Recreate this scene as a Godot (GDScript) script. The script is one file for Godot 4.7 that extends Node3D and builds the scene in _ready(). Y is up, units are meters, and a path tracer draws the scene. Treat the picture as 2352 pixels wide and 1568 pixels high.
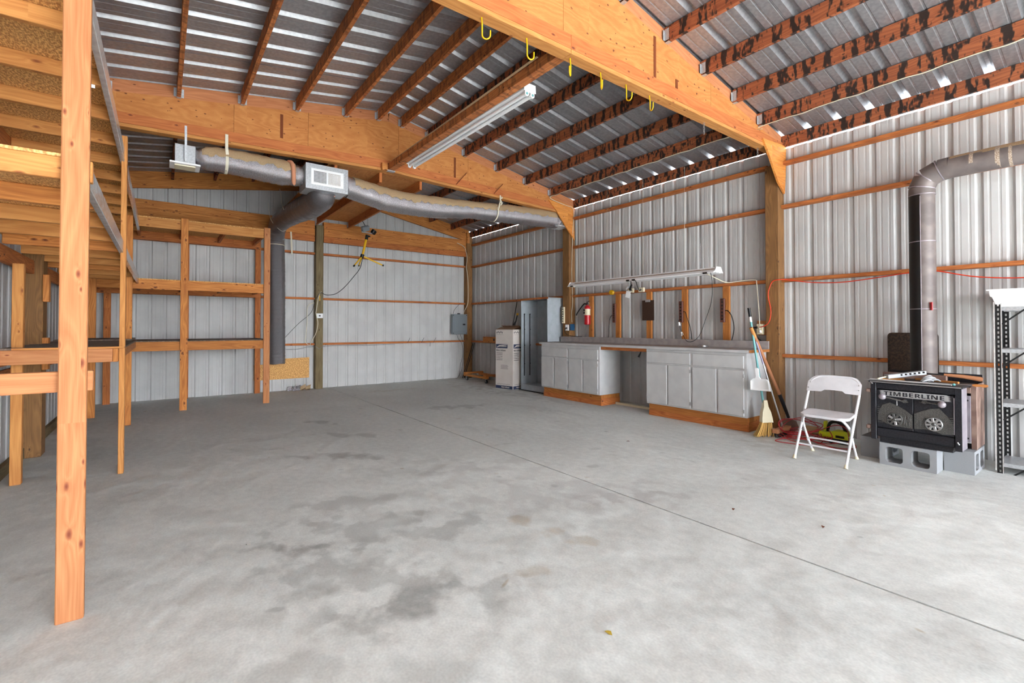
extends Node3D
# A pole barn seen from its front left corner. The inside back right corner is the origin: x runs along the back wall (left is negative), z along the right wall towards the open front, y is up.

const RIDGE_X := -3.583
const RIDGE_Y := 4.2165
const WALL_L := -7.15
const FRONT := 18.2
const PITCH := 0.2032

var M := {}
var origin := {}
var used := {}
var kids := {}
var rng := RandomNumberGenerator.new()
var T: Node3D

func roof_y(x: float) -> float:
	return 3.55 - 0.186 * x if x > RIDGE_X else RIDGE_Y + 0.153 * (x - RIDGE_X)

# ---------------------------------------------------------------- naming and scene tree
func numbered(called: String) -> String:
	if used.has(called):
		used[called] += 1
		return "%s_%03d" % [called, used[called]]
	used[called] = 0
	return called

func thing(called: String, label: String, category: String, at := Vector3.ZERO, group := "") -> Node3D:
	var o := Node3D.new()
	o.name = numbered(called)
	add_child(o)
	o.position = at
	origin[o] = at
	o.set_meta("label", label)
	o.set_meta("category", category)
	if group != "":
		o.set_meta("group", group)
	T = o
	return o

func setting(called: String) -> Node3D:
	var o := Node3D.new()
	o.name = called
	add_child(o)
	origin[o] = Vector3.ZERO
	o.set_meta("kind", "structure")
	T = o
	return o

# Commits a shape as one named mesh under the thing T (or under one of its parts).
func part(called: String, st: SurfaceTool, m: Material, parent: Node3D = null) -> MeshInstance3D:
	var p: Node3D = parent if parent else T
	var o := MeshInstance3D.new()
	var n := 0
	var key := [p.get_instance_id(), called]
	if kids.has(key):
		n = kids[key] + 1
	kids[key] = n
	o.name = called if n == 0 else "%s_%03d" % [called, n]
	st.set_material(m)
	o.mesh = st.commit()
	o.cast_shadow = GeometryInstance3D.SHADOW_CASTING_SETTING_ON
	p.add_child(o)
	origin[o] = origin[p]
	return o

# A thing that is a single mesh.
func single(called: String, st: SurfaceTool, m: Material, label: String, category: String, group := "") -> MeshInstance3D:
	var o := MeshInstance3D.new()
	o.name = numbered(called)
	st.set_material(m)
	o.mesh = st.commit()
	add_child(o)
	origin[o] = Vector3.ZERO
	o.set_meta("label", label)
	o.set_meta("category", category)
	if group != "":
		o.set_meta("group", group)
	return o

# ---------------------------------------------------------------- shapes (world coordinates; o is subtracted)
func mb() -> SurfaceTool:
	var st := SurfaceTool.new()
	st.begin(Mesh.PRIMITIVE_TRIANGLES)
	return st

func vtx(st: SurfaceTool, p: Vector3, n: Vector3, uv: Vector2) -> void:
	st.set_normal(n)
	st.set_uv(uv)
	st.add_vertex(p)

func tri(st: SurfaceTool, a: Vector3, b: Vector3, c: Vector3, n: Vector3, ua := Vector2.ZERO, ub := Vector2.ZERO, uc := Vector2.ZERO) -> void:
	if (a - c).cross(a - b).dot(n) < 0.0:
		vtx(st, a, n, ua); vtx(st, c, n, uc); vtx(st, b, n, ub)
	else:
		vtx(st, a, n, ua); vtx(st, b, n, ub); vtx(st, c, n, uc)

func quad(st: SurfaceTool, a: Vector3, b: Vector3, c: Vector3, d: Vector3, n: Vector3, ua := Vector2.ZERO, ub := Vector2.ZERO, uc := Vector2.ZERO, ud := Vector2.ZERO) -> void:
	tri(st, a, b, c, n, ua, ub, uc)
	tri(st, a, c, d, n, ua, uc, ud)

# A quad with its own normal at each corner.
func quad4(st: SurfaceTool, p: Array, n: Array, uv: Array) -> void:
	var hint: Vector3 = n[0] + n[1] + n[2] + n[3]
	for t in [[0, 1, 2], [0, 2, 3]]:
		var i = t
		if (p[i[0]] - p[i[2]]).cross(p[i[0]] - p[i[1]]).dot(hint) < 0.0:
			i = [t[0], t[2], t[1]]
		for k in i:
			vtx(st, p[k], n[k], uv[k])

func face_uv(p: Vector3, axis: int, off: Vector2) -> Vector2:
	if axis == 0:
		return Vector2(p.y, p.z) + off
	if axis == 1:
		return Vector2(p.x, p.z) + off
	return Vector2(p.x, p.y) + off

# A box with bevelled edges: s is its full size, xf its place; u runs across and v along the local z axis.
func cbox(st: SurfaceTool, xf: Transform3D, s: Vector3, b := 0.003) -> void:
	var h := s * 0.5
	b = min(b, min(h.x, min(h.y, h.z)) * 0.6)
	var off := Vector2(rng.randf(), rng.randf() * 3.0)
	for ax in 3:
		var u := (ax + 1) % 3
		var v := (ax + 2) % 3
		for sg in [-1.0, 1.0]:
			var ps: Array[Vector3] = []
			for q in [[-1, -1], [1, -1], [1, 1], [-1, 1]]:
				var p := Vector3.ZERO
				p[ax] = h[ax] * sg
				p[u] = (h[u] - b) * q[0]
				p[v] = (h[v] - b) * q[1]
				ps.append(p)
			var n := Vector3.ZERO
			n[ax] = sg
			quad(st, xf * ps[0], xf * ps[1], xf * ps[2], xf * ps[3], (xf.basis * n).normalized(), face_uv(ps[0], ax, off), face_uv(ps[1], ax, off), face_uv(ps[2], ax, off), face_uv(ps[3], ax, off))
	if b <= 0.0:
		return
	for k in 3:
		var i := (k + 1) % 3
		var j := (k + 2) % 3
		for si in [-1.0, 1.0]:
			for sj in [-1.0, 1.0]:
				var e: Array[Vector3] = []
				for q in [[0, -1], [0, 1], [1, 1], [1, -1]]:
					var p := Vector3.ZERO
					p[k] = (h[k] - b) * q[1]
					p[i] = (h[i] if q[0] == 0 else h[i] - b) * si
					p[j] = (h[j] - b if q[0] == 0 else h[j]) * sj
					e.append(p)
				var n := Vector3.ZERO
				n[i] = si
				n[j] = sj
				quad(st, xf * e[0], xf * e[1], xf * e[2], xf * e[3], (xf.basis * n).normalized(), face_uv(e[0], i, off), face_uv(e[1], i, off), face_uv(e[2], i, off), face_uv(e[3], i, off))
	for sx in [-1.0, 1.0]:
		for sy in [-1.0, 1.0]:
			for sz in [-1.0, 1.0]:
				var c := Vector3(h.x * sx, h.y * sy, h.z * sz)
				tri(st, xf * (c - Vector3(0, b * sy, b * sz)), xf * (c - Vector3(b * sx, 0, b * sz)), xf * (c - Vector3(b * sx, b * sy, 0)), (xf.basis * Vector3(sx, sy, sz)).normalized(), off, off, off)

# An axis-aligned box given by its limits; grain 0, 1 or 2 is the axis the wood grain follows.
func abox(st: SurfaceTool, o: Vector3, x0: float, x1: float, y0: float, y1: float, z0: float, z1: float, b := 0.003, grain := 2) -> void:
	var c := Vector3(x0 + x1, y0 + y1, z0 + z1) * 0.5 - o
	var s := Vector3(absf(x1 - x0), absf(y1 - y0), absf(z1 - z0))
	if grain == 0:
		cbox(st, Transform3D(Basis(Vector3(0, 0, 1), Vector3(0, 1, 0), Vector3(-1, 0, 0)), c), Vector3(s.z, s.y, s.x), b)
	elif grain == 1:
		cbox(st, Transform3D(Basis(Vector3(1, 0, 0), Vector3(0, 0, -1), Vector3(0, 1, 0)), c), Vector3(s.x, s.z, s.y), b)
	else:
		cbox(st, Transform3D(Basis(), c), s, b)

func boxp(called: String, m: Material, x0: float, x1: float, y0: float, y1: float, z0: float, z1: float, b := 0.003, grain := 2, parent: Node3D = null) -> MeshInstance3D:
	var st := mb()
	abox(st, origin[parent if parent else T], x0, x1, y0, y1, z0, z1, b, grain)
	return part(called, st, m, parent)

# A bar from p0 to p1: w across, h along up.
func bar(st: SurfaceTool, o: Vector3, p0: Vector3, p1: Vector3, w: float, h: float, up := Vector3.UP, b := 0.003) -> void:
	var z := (p1 - p0).normalized()
	var x := up.cross(z)
	if x.length() < 1e-4:
		x = Vector3.RIGHT
	x = x.normalized()
	var y := z.cross(x)
	cbox(st, Transform3D(Basis(x, y, z), (p0 + p1) * 0.5 - o), Vector3(w, h, p0.distance_to(p1)), b)

func barp(called: String, m: Material, p0: Vector3, p1: Vector3, w: float, h: float, up := Vector3.UP, b := 0.003, parent: Node3D = null) -> MeshInstance3D:
	var st := mb()
	bar(st, origin[parent if parent else T], p0, p1, w, h, up, b)
	return part(called, st, m, parent)

# A round tube along points; r may be one radius or one for each point.
func tube(st: SurfaceTool, o: Vector3, pts: Array, r, sides := 8, caps := true) -> void:
	var n := pts.size()
	var rings := []
	var norms := []
	var t0: Vector3 = (pts[1] - pts[0]).normalized()
	var side := t0.cross(Vector3.UP)
	if side.length() < 0.05:
		side = t0.cross(Vector3.RIGHT)
	side = side.normalized()
	var run := 0.0
	var lens := []
	for i in n:
		var t: Vector3 = (pts[min(i + 1, n - 1)] - pts[max(i - 1, 0)]).normalized()
		side = (side - t * side.dot(t)).normalized()
		var up := t.cross(side)
		if i > 0:
			run += pts[i].distance_to(pts[i - 1])
		lens.append(run)
		var rad: float = r[i] if r is Array else r
		var ring := []
		var nn := []
		for k in sides + 1:
			var a := TAU * k / sides
			var d := side * cos(a) + up * sin(a)
			ring.append(pts[i] + d * rad - o)
			nn.append(d)
		rings.append(ring)
		norms.append(nn)
	for i in n - 1:
		for k in sides:
			quad4(st, [rings[i][k], rings[i][k + 1], rings[i + 1][k + 1], rings[i + 1][k]], [norms[i][k], norms[i][k + 1], norms[i + 1][k + 1], norms[i + 1][k]],
				[Vector2(float(k) / sides, lens[i]), Vector2(float(k + 1) / sides, lens[i]), Vector2(float(k + 1) / sides, lens[i + 1]), Vector2(float(k) / sides, lens[i + 1])])
	if caps:
		for e in [0, n - 1]:
			var c: Vector3 = pts[e] - o
			var nd: Vector3 = (pts[1] - pts[0]) if e == 0 else (pts[n - 2] - pts[n - 1])
			for k in sides:
				tri(st, c, rings[e][k], rings[e][k + 1], -nd.normalized())

func tubep(called: String, m: Material, pts: Array, r, sides := 8, parent: Node3D = null) -> MeshInstance3D:
	var st := mb()
	tube(st, origin[parent if parent else T], pts, r, sides)
	return part(called, st, m, parent)

# A smooth curve through points.
func spline(p: Array, n := 8) -> Array:
	var out := []
	for i in p.size() - 1:
		var a: Vector3 = p[max(i - 1, 0)]
		var b: Vector3 = p[i]
		var c: Vector3 = p[i + 1]
		var d: Vector3 = p[min(i + 2, p.size() - 1)]
		for k in n:
			out.append(b.cubic_interpolate(c, a, d, float(k) / n))
	out.append(p[-1])
	return out

# Turns a profile of (radius, height) round the axis of xf's y.
func lathe(st: SurfaceTool, xf: Transform3D, prof: Array, sides := 16) -> void:
	for i in prof.size() - 1:
		var a: Vector2 = prof[i]
		var b: Vector2 = prof[i + 1]
		var s := Vector2(b.y - a.y, a.x - b.x).normalized()
		for k in sides:
			var p := []
			var n := []
			var uv := []
			for q in [[a, k], [a, k + 1], [b, k + 1], [b, k]]:
				var w: float = TAU * q[1] / sides
				var e := Vector3(cos(w), 0, sin(w))
				p.append(xf * (e * q[0].x + Vector3(0, q[0].y, 0)))
				n.append((xf.basis * (e * s.x + Vector3(0, s.y, 0))).normalized())
				uv.append(Vector2(float(q[1]) / sides, q[0].y))
			quad4(st, p, n, uv)

# A flat outline (x, y in xf's plane) pushed out along xf's z from 0 to depth.
func prism(st: SurfaceTool, xf: Transform3D, poly: Array, depth: float) -> void:
	var pv := PackedVector2Array(poly)
	var off := Vector2(rng.randf(), rng.randf())
	var idx := Geometry2D.triangulate_polygon(pv)
	for zz in [0.0, depth]:
		var n: Vector3 = xf.basis.z.normalized() * (1.0 if (zz > 0.0) == (depth > 0.0) else -1.0)
		for i in range(0, idx.size(), 3):
			var q := []
			for k in 3:
				q.append(pv[idx[i + k]])
			tri(st, xf * Vector3(q[0].x, q[0].y, zz), xf * Vector3(q[1].x, q[1].y, zz), xf * Vector3(q[2].x, q[2].y, zz), n, Vector2(q[0].y, q[0].x) + off, Vector2(q[1].y, q[1].x) + off, Vector2(q[2].y, q[2].x) + off)
	var ccw := not Geometry2D.is_polygon_clockwise(pv)
	for i in pv.size():
		var a := pv[i]
		var b := pv[(i + 1) % pv.size()]
		var d := (b - a).normalized()
		var n2 := Vector2(d.y, -d.x) if ccw else Vector2(-d.y, d.x)
		quad(st, xf * Vector3(a.x, a.y, 0), xf * Vector3(b.x, b.y, 0), xf * Vector3(b.x, b.y, depth), xf * Vector3(a.x, a.y, depth), (xf.basis * Vector3(n2.x, n2.y, 0)).normalized(), a + off, b + off, b + off, a + off)

func prismp(called: String, m: Material, at: Transform3D, poly: Array, depth: float, parent: Node3D = null) -> MeshInstance3D:
	var st := mb()
	prism(st, Transform3D(at.basis, at.origin - origin[parent if parent else T]), poly, depth)
	return part(called, st, m, parent)

func letters(called: String, text: String, m: Material, at: Transform3D, height: float, width := 0.0, font := "Droid Sans", weight := 700, parent: Node3D = null) -> MeshInstance3D:
	var p: Node3D = parent if parent else T
	var tm := TextMesh.new()
	var f := SystemFont.new()
	f.font_names = PackedStringArray([font])
	f.font_weight = weight
	tm.font = f
	tm.text = text
	tm.font_size = 48
	tm.pixel_size = 0.01
	tm.depth = 0.02
	tm.material = m
	var ab := tm.get_aabb()
	var k := height / 0.35
	var kx := k if width <= 0.0 else width / maxf(ab.size.x, 0.001)
	var o := MeshInstance3D.new()
	var n := 0
	var key := [p.get_instance_id(), called]
	if kids.has(key):
		n = kids[key] + 1
	kids[key] = n
	o.name = called if n == 0 else "%s_%03d" % [called, n]
	o.mesh = tm
	p.add_child(o)
	o.transform = Transform3D(Basis(at.basis.x * kx, at.basis.y * k, at.basis.z * 0.1), at.origin + at.basis.y * height * 0.5 - origin[p])
	return o

# ---------------------------------------------------------------- materials
func mat(c: Color, rough := 0.8, metal := 0.0) -> StandardMaterial3D:
	var m := StandardMaterial3D.new()
	m.albedo_color = c
	m.roughness = rough
	m.metallic = metal
	return m

func noise(seed_: int, freq: float, oct := 3) -> FastNoiseLite:
	var n := FastNoiseLite.new()
	n.seed = seed_
	n.noise_type = FastNoiseLite.TYPE_SIMPLEX_SMOOTH
	n.frequency = freq
	n.fractal_type = FastNoiseLite.FRACTAL_FBM
	n.fractal_octaves = oct
	return n

func image_of(w: int, h: int, data: PackedByteArray) -> ImageTexture:
	var im := Image.create_from_data(w, h, false, Image.FORMAT_RGB8, data)
	im.generate_mipmaps()
	return ImageTexture.create_from_image(im)

# Sawn timber: u covers 0.3 m across the grain, v 2.4 m along it.
func wood(seed_: int, light: Color, dark: Color, knot: Color, knots: int, ring := 16.0, blotch := 0.0, w := 256, h := 1024) -> StandardMaterial3D:
	var r := RandomNumberGenerator.new()
	r.seed = seed_
	var na := noise(seed_, 1.0, 2)
	var nb := noise(seed_ + 7, 1.0, 3)
	var ks := []
	for i in knots:
		ks.append([r.randf(), r.randf(), r.randf_range(0.006, 0.017)])
	var data := PackedByteArray()
	data.resize(w * h * 3)
	var at := 0
	for j in h:
		var v := float(j) / h
		var near := []
		for k in ks:
			if absf(k[1] - v) < 0.05:
				near.append(k)
		var bend := na.get_noise_2d(3.1, v * 3.0) * 0.10
		for i in w:
			var u := float(i) / w
			var warp := bend + na.get_noise_2d(u * 2.2, v * 2.6) * 0.20
			var kd := 0.0
			for k in near:
				var dx: float = (u - k[0]) * 0.3
				var dy: float = (v - k[1]) * 2.4 * 0.45
				var q: float = sqrt(dx * dx + dy * dy) / k[2]
				if q < 3.0:
					warp += 0.16 * exp(-q * q * 0.8) * signf(dx)
					kd = maxf(kd, clampf(1.25 - q * 1.6, 0.0, 1.0))
			var s := sin((u + warp) * ring * TAU)
			var t := 0.5 + 0.28 * s * absf(s) + 0.36 * nb.get_noise_2d(u * 60.0, v * 9.0) + 0.30 * na.get_noise_2d(u * 3.0 + 9.0, v * 5.0)
			t = clampf(t, 0.0, 1.0)
			var c := light.lerp(dark, t)
			if blotch > 0.0:
				var bl := nb.get_noise_2d(u * 0.7 + 40.0, v * 26.0) + 0.5 * na.get_noise_2d(u * 3.0, v * 60.0)
				c = c.lerp(Color(0.085, 0.055, 0.045), clampf((bl - 0.02) * 3.4, 0.0, 1.0) * blotch)
			if kd > 0.0:
				c = c.lerp(knot, kd)
			data[at] = int(c.r * 255.0); data[at + 1] = int(c.g * 255.0); data[at + 2] = int(c.b * 255.0)
			at += 3
	var m := mat(Color.WHITE, 0.78)
	m.albedo_texture = image_of(w, h, data)
	m.uv1_scale = Vector3(1.0 / 0.3, 1.0 / 2.4, 1)
	return m

# Plywood and strand board: u and v both in metres of a 2.4 m sheet.
func sheet_wood(seed_: int, light: Color, dark: Color, strand: bool, w := 768, h := 768) -> StandardMaterial3D:
	var r := RandomNumberGenerator.new()
	r.seed = seed_
	var na := noise(seed_, 1.0, 3)
	var nb := noise(seed_ + 5, 1.0, 2)
	var data := PackedByteArray()
	data.resize(w * h * 3)
	var at := 0
	for j in h:
		var v := float(j) / h
		for i in w:
			var u := float(i) / w
			var t := 0.0
			if strand:
				t = 0.5 + 1.0 * na.get_noise_2d(u * 26.0, v * 120.0) + 0.8 * nb.get_noise_2d(u * 60.0 + v * 20.0, v * 60.0 - u * 16.0)
			else:
				var warp := na.get_noise_2d(u * 3.2, v * 1.1)
				t = 0.42 + 0.2 * sin((u * 9.0 + warp * 3.2) * TAU) + 0.28 * nb.get_noise_2d(u * 160.0, v * 18.0) + 0.3 * na.get_noise_2d(u * 5.0, v * 3.0)
			var c := light.lerp(dark, clampf(t, 0.0, 1.0))
			data[at] = int(c.r * 255.0); data[at + 1] = int(c.g * 255.0); data[at + 2] = int(c.b * 255.0)
			at += 3
	var im := Image.create_from_data(w, h, false, Image.FORMAT_RGB8, data)
	if not strand:
		for k in 70:
			var cx := r.randi_range(6, w - 7)
			var cy := r.randi_range(6, h - 7)
			var rad := r.randf_range(1.6, 4.2)
			for y in range(-9, 10):
				for x in range(-6, 7):
					var q := sqrt(x * x + y * y * 0.4) / rad
					if q < 1.6 and cx + x >= 0 and cx + x < w and cy + y >= 0 and cy + y < h:
						var c := im.get_pixel(cx + x, cy + y)
						im.set_pixel(cx + x, cy + y, c.lerp(Color(0.38, 0.19, 0.09), clampf(1.5 - q, 0.0, 0.85)))
	im.generate_mipmaps()
	var m := mat(Color.WHITE, 0.8)
	m.albedo_texture = ImageTexture.create_from_image(im)
	m.uv1_scale = Vector3(1.0 / 1.22, 1.0 / 1.22, 1)
	return m

# A colour mottled by noise, mapped by position.
func mottled(a: Color, b: Color, rough: float, metal: float, seed_: int, scale_: float, freq := 0.02, size := 256, bump := 0.0) -> StandardMaterial3D:
	var t := NoiseTexture2D.new()
	t.width = size
	t.height = size
	t.seamless = true
	t.noise = noise(seed_, freq, 4)
	var g := Gradient.new()
	g.set_color(0, a)
	g.set_color(1, b)
	g.set_offset(0, 0.25)
	g.set_offset(1, 0.75)
	t.color_ramp = g
	var m := mat(Color.WHITE, rough, metal)
	m.albedo_texture = t
	m.uv1_triplanar = true
	m.uv1_scale = Vector3.ONE * scale_
	if bump > 0.0:
		var nt := NoiseTexture2D.new()
		nt.width = size
		nt.height = size
		nt.seamless = true
		nt.noise = noise(seed_ + 3, freq * 2.5, 4)
		nt.as_normal_map = true
		nt.bump_strength = bump
		m.normal_enabled = true
		m.normal_texture = nt
	return m

const ROOF_PITCH := 0.3026
const ROOF_FIRST := 0.005
const TEXZ := 10.97
const DOOR0 := -6.75
const DOOR1 := -0.30
const DOOR_H := 3.3
const EXPOSURE := 2.5
const SUN := 11.0
const FLOOR_TINT := Color(0.985, 0.995, 0.99)

# The slab: pale grey concrete with trowel clouds, wear, oil and rust stains. u runs along x, v along z.
func concrete_floor() -> StandardMaterial3D:
	var w := 1536
	var h := 2048
	var cloud := noise(11, 0.0022, 4).get_image(w, h, false, false, false).get_data()
	var fine := noise(12, 0.06, 3).get_image(w, h, false, false, false).get_data()
	var grit := noise(13, 0.35, 2).get_image(w, h, false, false, false).get_data()
	var ragged := noise(14, 0.02, 4).get_image(w, h, false, false, false).get_data()
	var data := PackedByteArray()
	data.resize(w * h * 3)
	var n := w * h
	for i in n:
		var t := 0.85 + (cloud[i] - 128) * 0.0005 + (fine[i] - 128) * 0.0003 + (grit[i] - 128) * 0.0004
		data[i * 3] = int(clampf(t * 0.998, 0, 1) * 255.0)
		data[i * 3 + 1] = int(clampf(t * 1.0, 0, 1) * 255.0)
		data[i * 3 + 2] = int(clampf(t * 0.985, 0, 1) * 255.0)
	# [x, z, half length, half width, turn, colour, strength, raggedness]
	var oil := Color(0.20, 0.20, 0.19)
	var rust := Color(0.52, 0.38, 0.22)
	var wet := Color(0.36, 0.36, 0.35)
	var pale := Color(0.76, 0.76, 0.74)
	var plum := Color(0.47, 0.42, 0.42)
	var spots := [
		[-2.45, 3.62, 0.42, 0.22, 0.3, oil, 0.75, 0.9], [-4.47, 3.55, 0.30, 0.09, 0.9, oil, 0.85, 0.9], [-4.35, 4.55, 0.42, 0.10, 0.8, oil, 0.7, 1.0],
		[-4.65, 5.40, 0.34, 0.11, 0.75, oil, 0.95, 0.8], [-4.95, 5.28, 0.26, 0.06, 0.9, oil, 0.6, 0.9], [-3.22, 5.9, 0.16, 0.04, 0.2, oil, 0.55, 1.0],
		[-5.05, 7.12, 0.55, 0.22, 0.5, wet, 0.8, 1.6], [-5.35, 7.55, 0.50, 0.24, 1.0, wet, 0.85, 1.6], [-5.15, 8.02, 0.40, 0.13, 0.2, wet, 0.9, 1.6], [-5.0, 6.62, 0.3, 0.14, 0.4, wet, 0.6, 1.5],
		[-5.35, 6.45, 0.1, 0.05, 0.0, oil, 0.5, 0.6], [-4.25, 6.1, 0.5, 0.22, 0.6, wet, 0.35, 1.5],
		[-4.25, 7.55, 0.14, 0.08, 0.3, rust, 0.5, 1.0], [-4.2, 7.85, 0.2, 0.07, 1.2, rust, 0.4, 1.2], [-4.6, 8.05, 0.12, 0.06, 0.4, rust, 0.35, 1.0],
		[-3.75, 7.35, 0.7, 0.3, 0.5, plum, 0.55, 1.4], [-3.35, 7.75, 0.4, 0.16, 0.6, plum, 0.5, 1.4], [-3.9, 6.6, 0.5, 0.3, 0.3, plum, 0.3, 1.5],
		[-2.6, 6.6, 0.07, 0.05, 0.0, oil, 0.6, 0.8], [-3.05, 7.0, 0.06, 0.04, 0.0, oil, 0.5, 0.8], [-2.2, 7.1, 0.05, 0.04, 0.0, oil, 0.6, 0.8], [-3.4, 8.6, 0.2, 0.08, 0.4, wet, 0.5, 1.2],
		[-4.5, 4.0, 0.7, 0.3, 0.8, pale, 0.45, 1.3], [-3.2, 4.3, 0.8, 0.3, 0.7, pale, 0.4, 1.3], [-5.5, 4.4, 0.9, 0.16, 1.0, pale, 0.4, 1.3], [-3.6, 6.0, 0.9, 0.3, 0.8, pale, 0.35, 1.4],
		[-1.7, 3.7, 0.5, 0.022, 0.15, pale, 0.9, 0.5], [-2.55, 3.25, 0.5, 0.02, 1.5, pale, 0.8, 0.5], [-2.3, 4.0, 0.55, 0.02, 1.5, pale, 0.6, 0.5],
		[-1.55, 4.6, 0.8, 0.12, 1.45, wet, 0.35, 1.2], [-0.95, 3.0, 0.25, 1.3, 0.0, wet, 0.5, 1.0], [-0.75, 7.6, 0.4, 0.5, 0.2, Color(0.40, 0.32, 0.24), 0.55, 1.1], [-0.6, 1.6, 0.7, 1.6, 0.0, Color(0.42, 0.38, 0.32), 0.5, 1.1],
		[-2.5, 1.2, 0.5, 0.14, 0.1, rust, 0.22, 1.3], [-5.9, 6.2, 0.4, 0.1, 0.9, wet, 0.35, 1.2], [-4.1, 2.6, 1.3, 0.1, 0.1, pale, 0.35, 1.2],
		[-5.7, 8.1, 0.2, 0.1, 0.4, wet, 0.45, 1.2], [-5.3, 8.45, 0.22, 0.1, 0.8, wet, 0.5, 1.2], [-4.9, 8.75, 0.12, 0.06, 0.8, oil, 0.35, 1.0], [-6.9, 4.5, 0.3, 3.5, 0.0, wet, 0.3, 1.2],
		[-2.0, 8.2, 0.5, 0.2, 0.6, plum, 0.3, 1.5], [-1.9, 5.6, 0.6, 0.2, 1.3, pale, 0.3, 1.4], [-3.0, 5.2, 0.4, 0.1, 1.2, wet, 0.25, 1.4], [-6.1, 2.6, 0.2, 1.1, 0.3, pale, 0.25, 1.2],
	]
	for i in 60:
		spots.append([rng.randf_range(-6.6, -0.6), rng.randf_range(1.0, 9.6), rng.randf_range(0.012, 0.05), rng.randf_range(0.008, 0.03), rng.randf() * 3.0, oil if i % 3 else rust, rng.randf_range(0.3, 0.7), 0.8])
	for s in spots:
		var reach: float = maxf(s[2], s[3]) * 1.7
		var x0 := clampi(int((s[0] - reach - WALL_L) / 7.15 * w), 0, w - 1)
		var x1 := clampi(int((s[0] + reach - WALL_L) / 7.15 * w), 0, w - 1)
		var z0 := clampi(int((s[1] - reach) / TEXZ * h), 0, h - 1)
		var z1 := clampi(int((s[1] + reach) / TEXZ * h), 0, h - 1)
		var ca: float = cos(s[4])
		var sa: float = sin(s[4])
		var col: Color = s[5]
		for j in range(z0, z1 + 1):
			for i in range(x0, x1 + 1):
				var dx: float = WALL_L + (i + 0.5) / w * 7.15 - s[0]
				var dz: float = (j + 0.5) / h * TEXZ - s[1]
				var a: float = (dx * ca + dz * sa) / s[2]
				var b: float = (-dx * sa + dz * ca) / s[3]
				var q := a * a + b * b
				if q > 2.6:
					continue
				var at := j * w + i
				var rag := (ragged[at] - 128) / 128.0
				var f := clampf((1.0 - q * 0.62 + rag * s[7] * 1.5 - 0.25) * 1.25, 0.0, 1.0) * clampf((2.6 - q) * 0.8, 0.0, 1.0)
				f *= s[6] * (0.3 if col.r < 0.5 else 0.55) * (0.72 + (fine[at] - 128) * 0.003)
				if f <= 0.0:
					continue
				data[at * 3] = int(lerpf(data[at * 3], col.r * 255.0, f))
				data[at * 3 + 1] = int(lerpf(data[at * 3 + 1], col.g * 255.0, f))
				data[at * 3 + 2] = int(lerpf(data[at * 3 + 2], col.b * 255.0, f))
	var m := mat(Color(FLOOR_TINT), 0.82)
	m.albedo_texture = image_of(w, h, data)
	var nt := NoiseTexture2D.new()
	nt.width = 512
	nt.height = 512
	nt.seamless = true
	nt.noise = noise(15, 0.05, 4)
	nt.as_normal_map = true
	nt.bump_strength = 2.0
	m.normal_enabled = true
	m.normal_texture = nt
	m.normal_scale = 0.25
	return m

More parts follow.
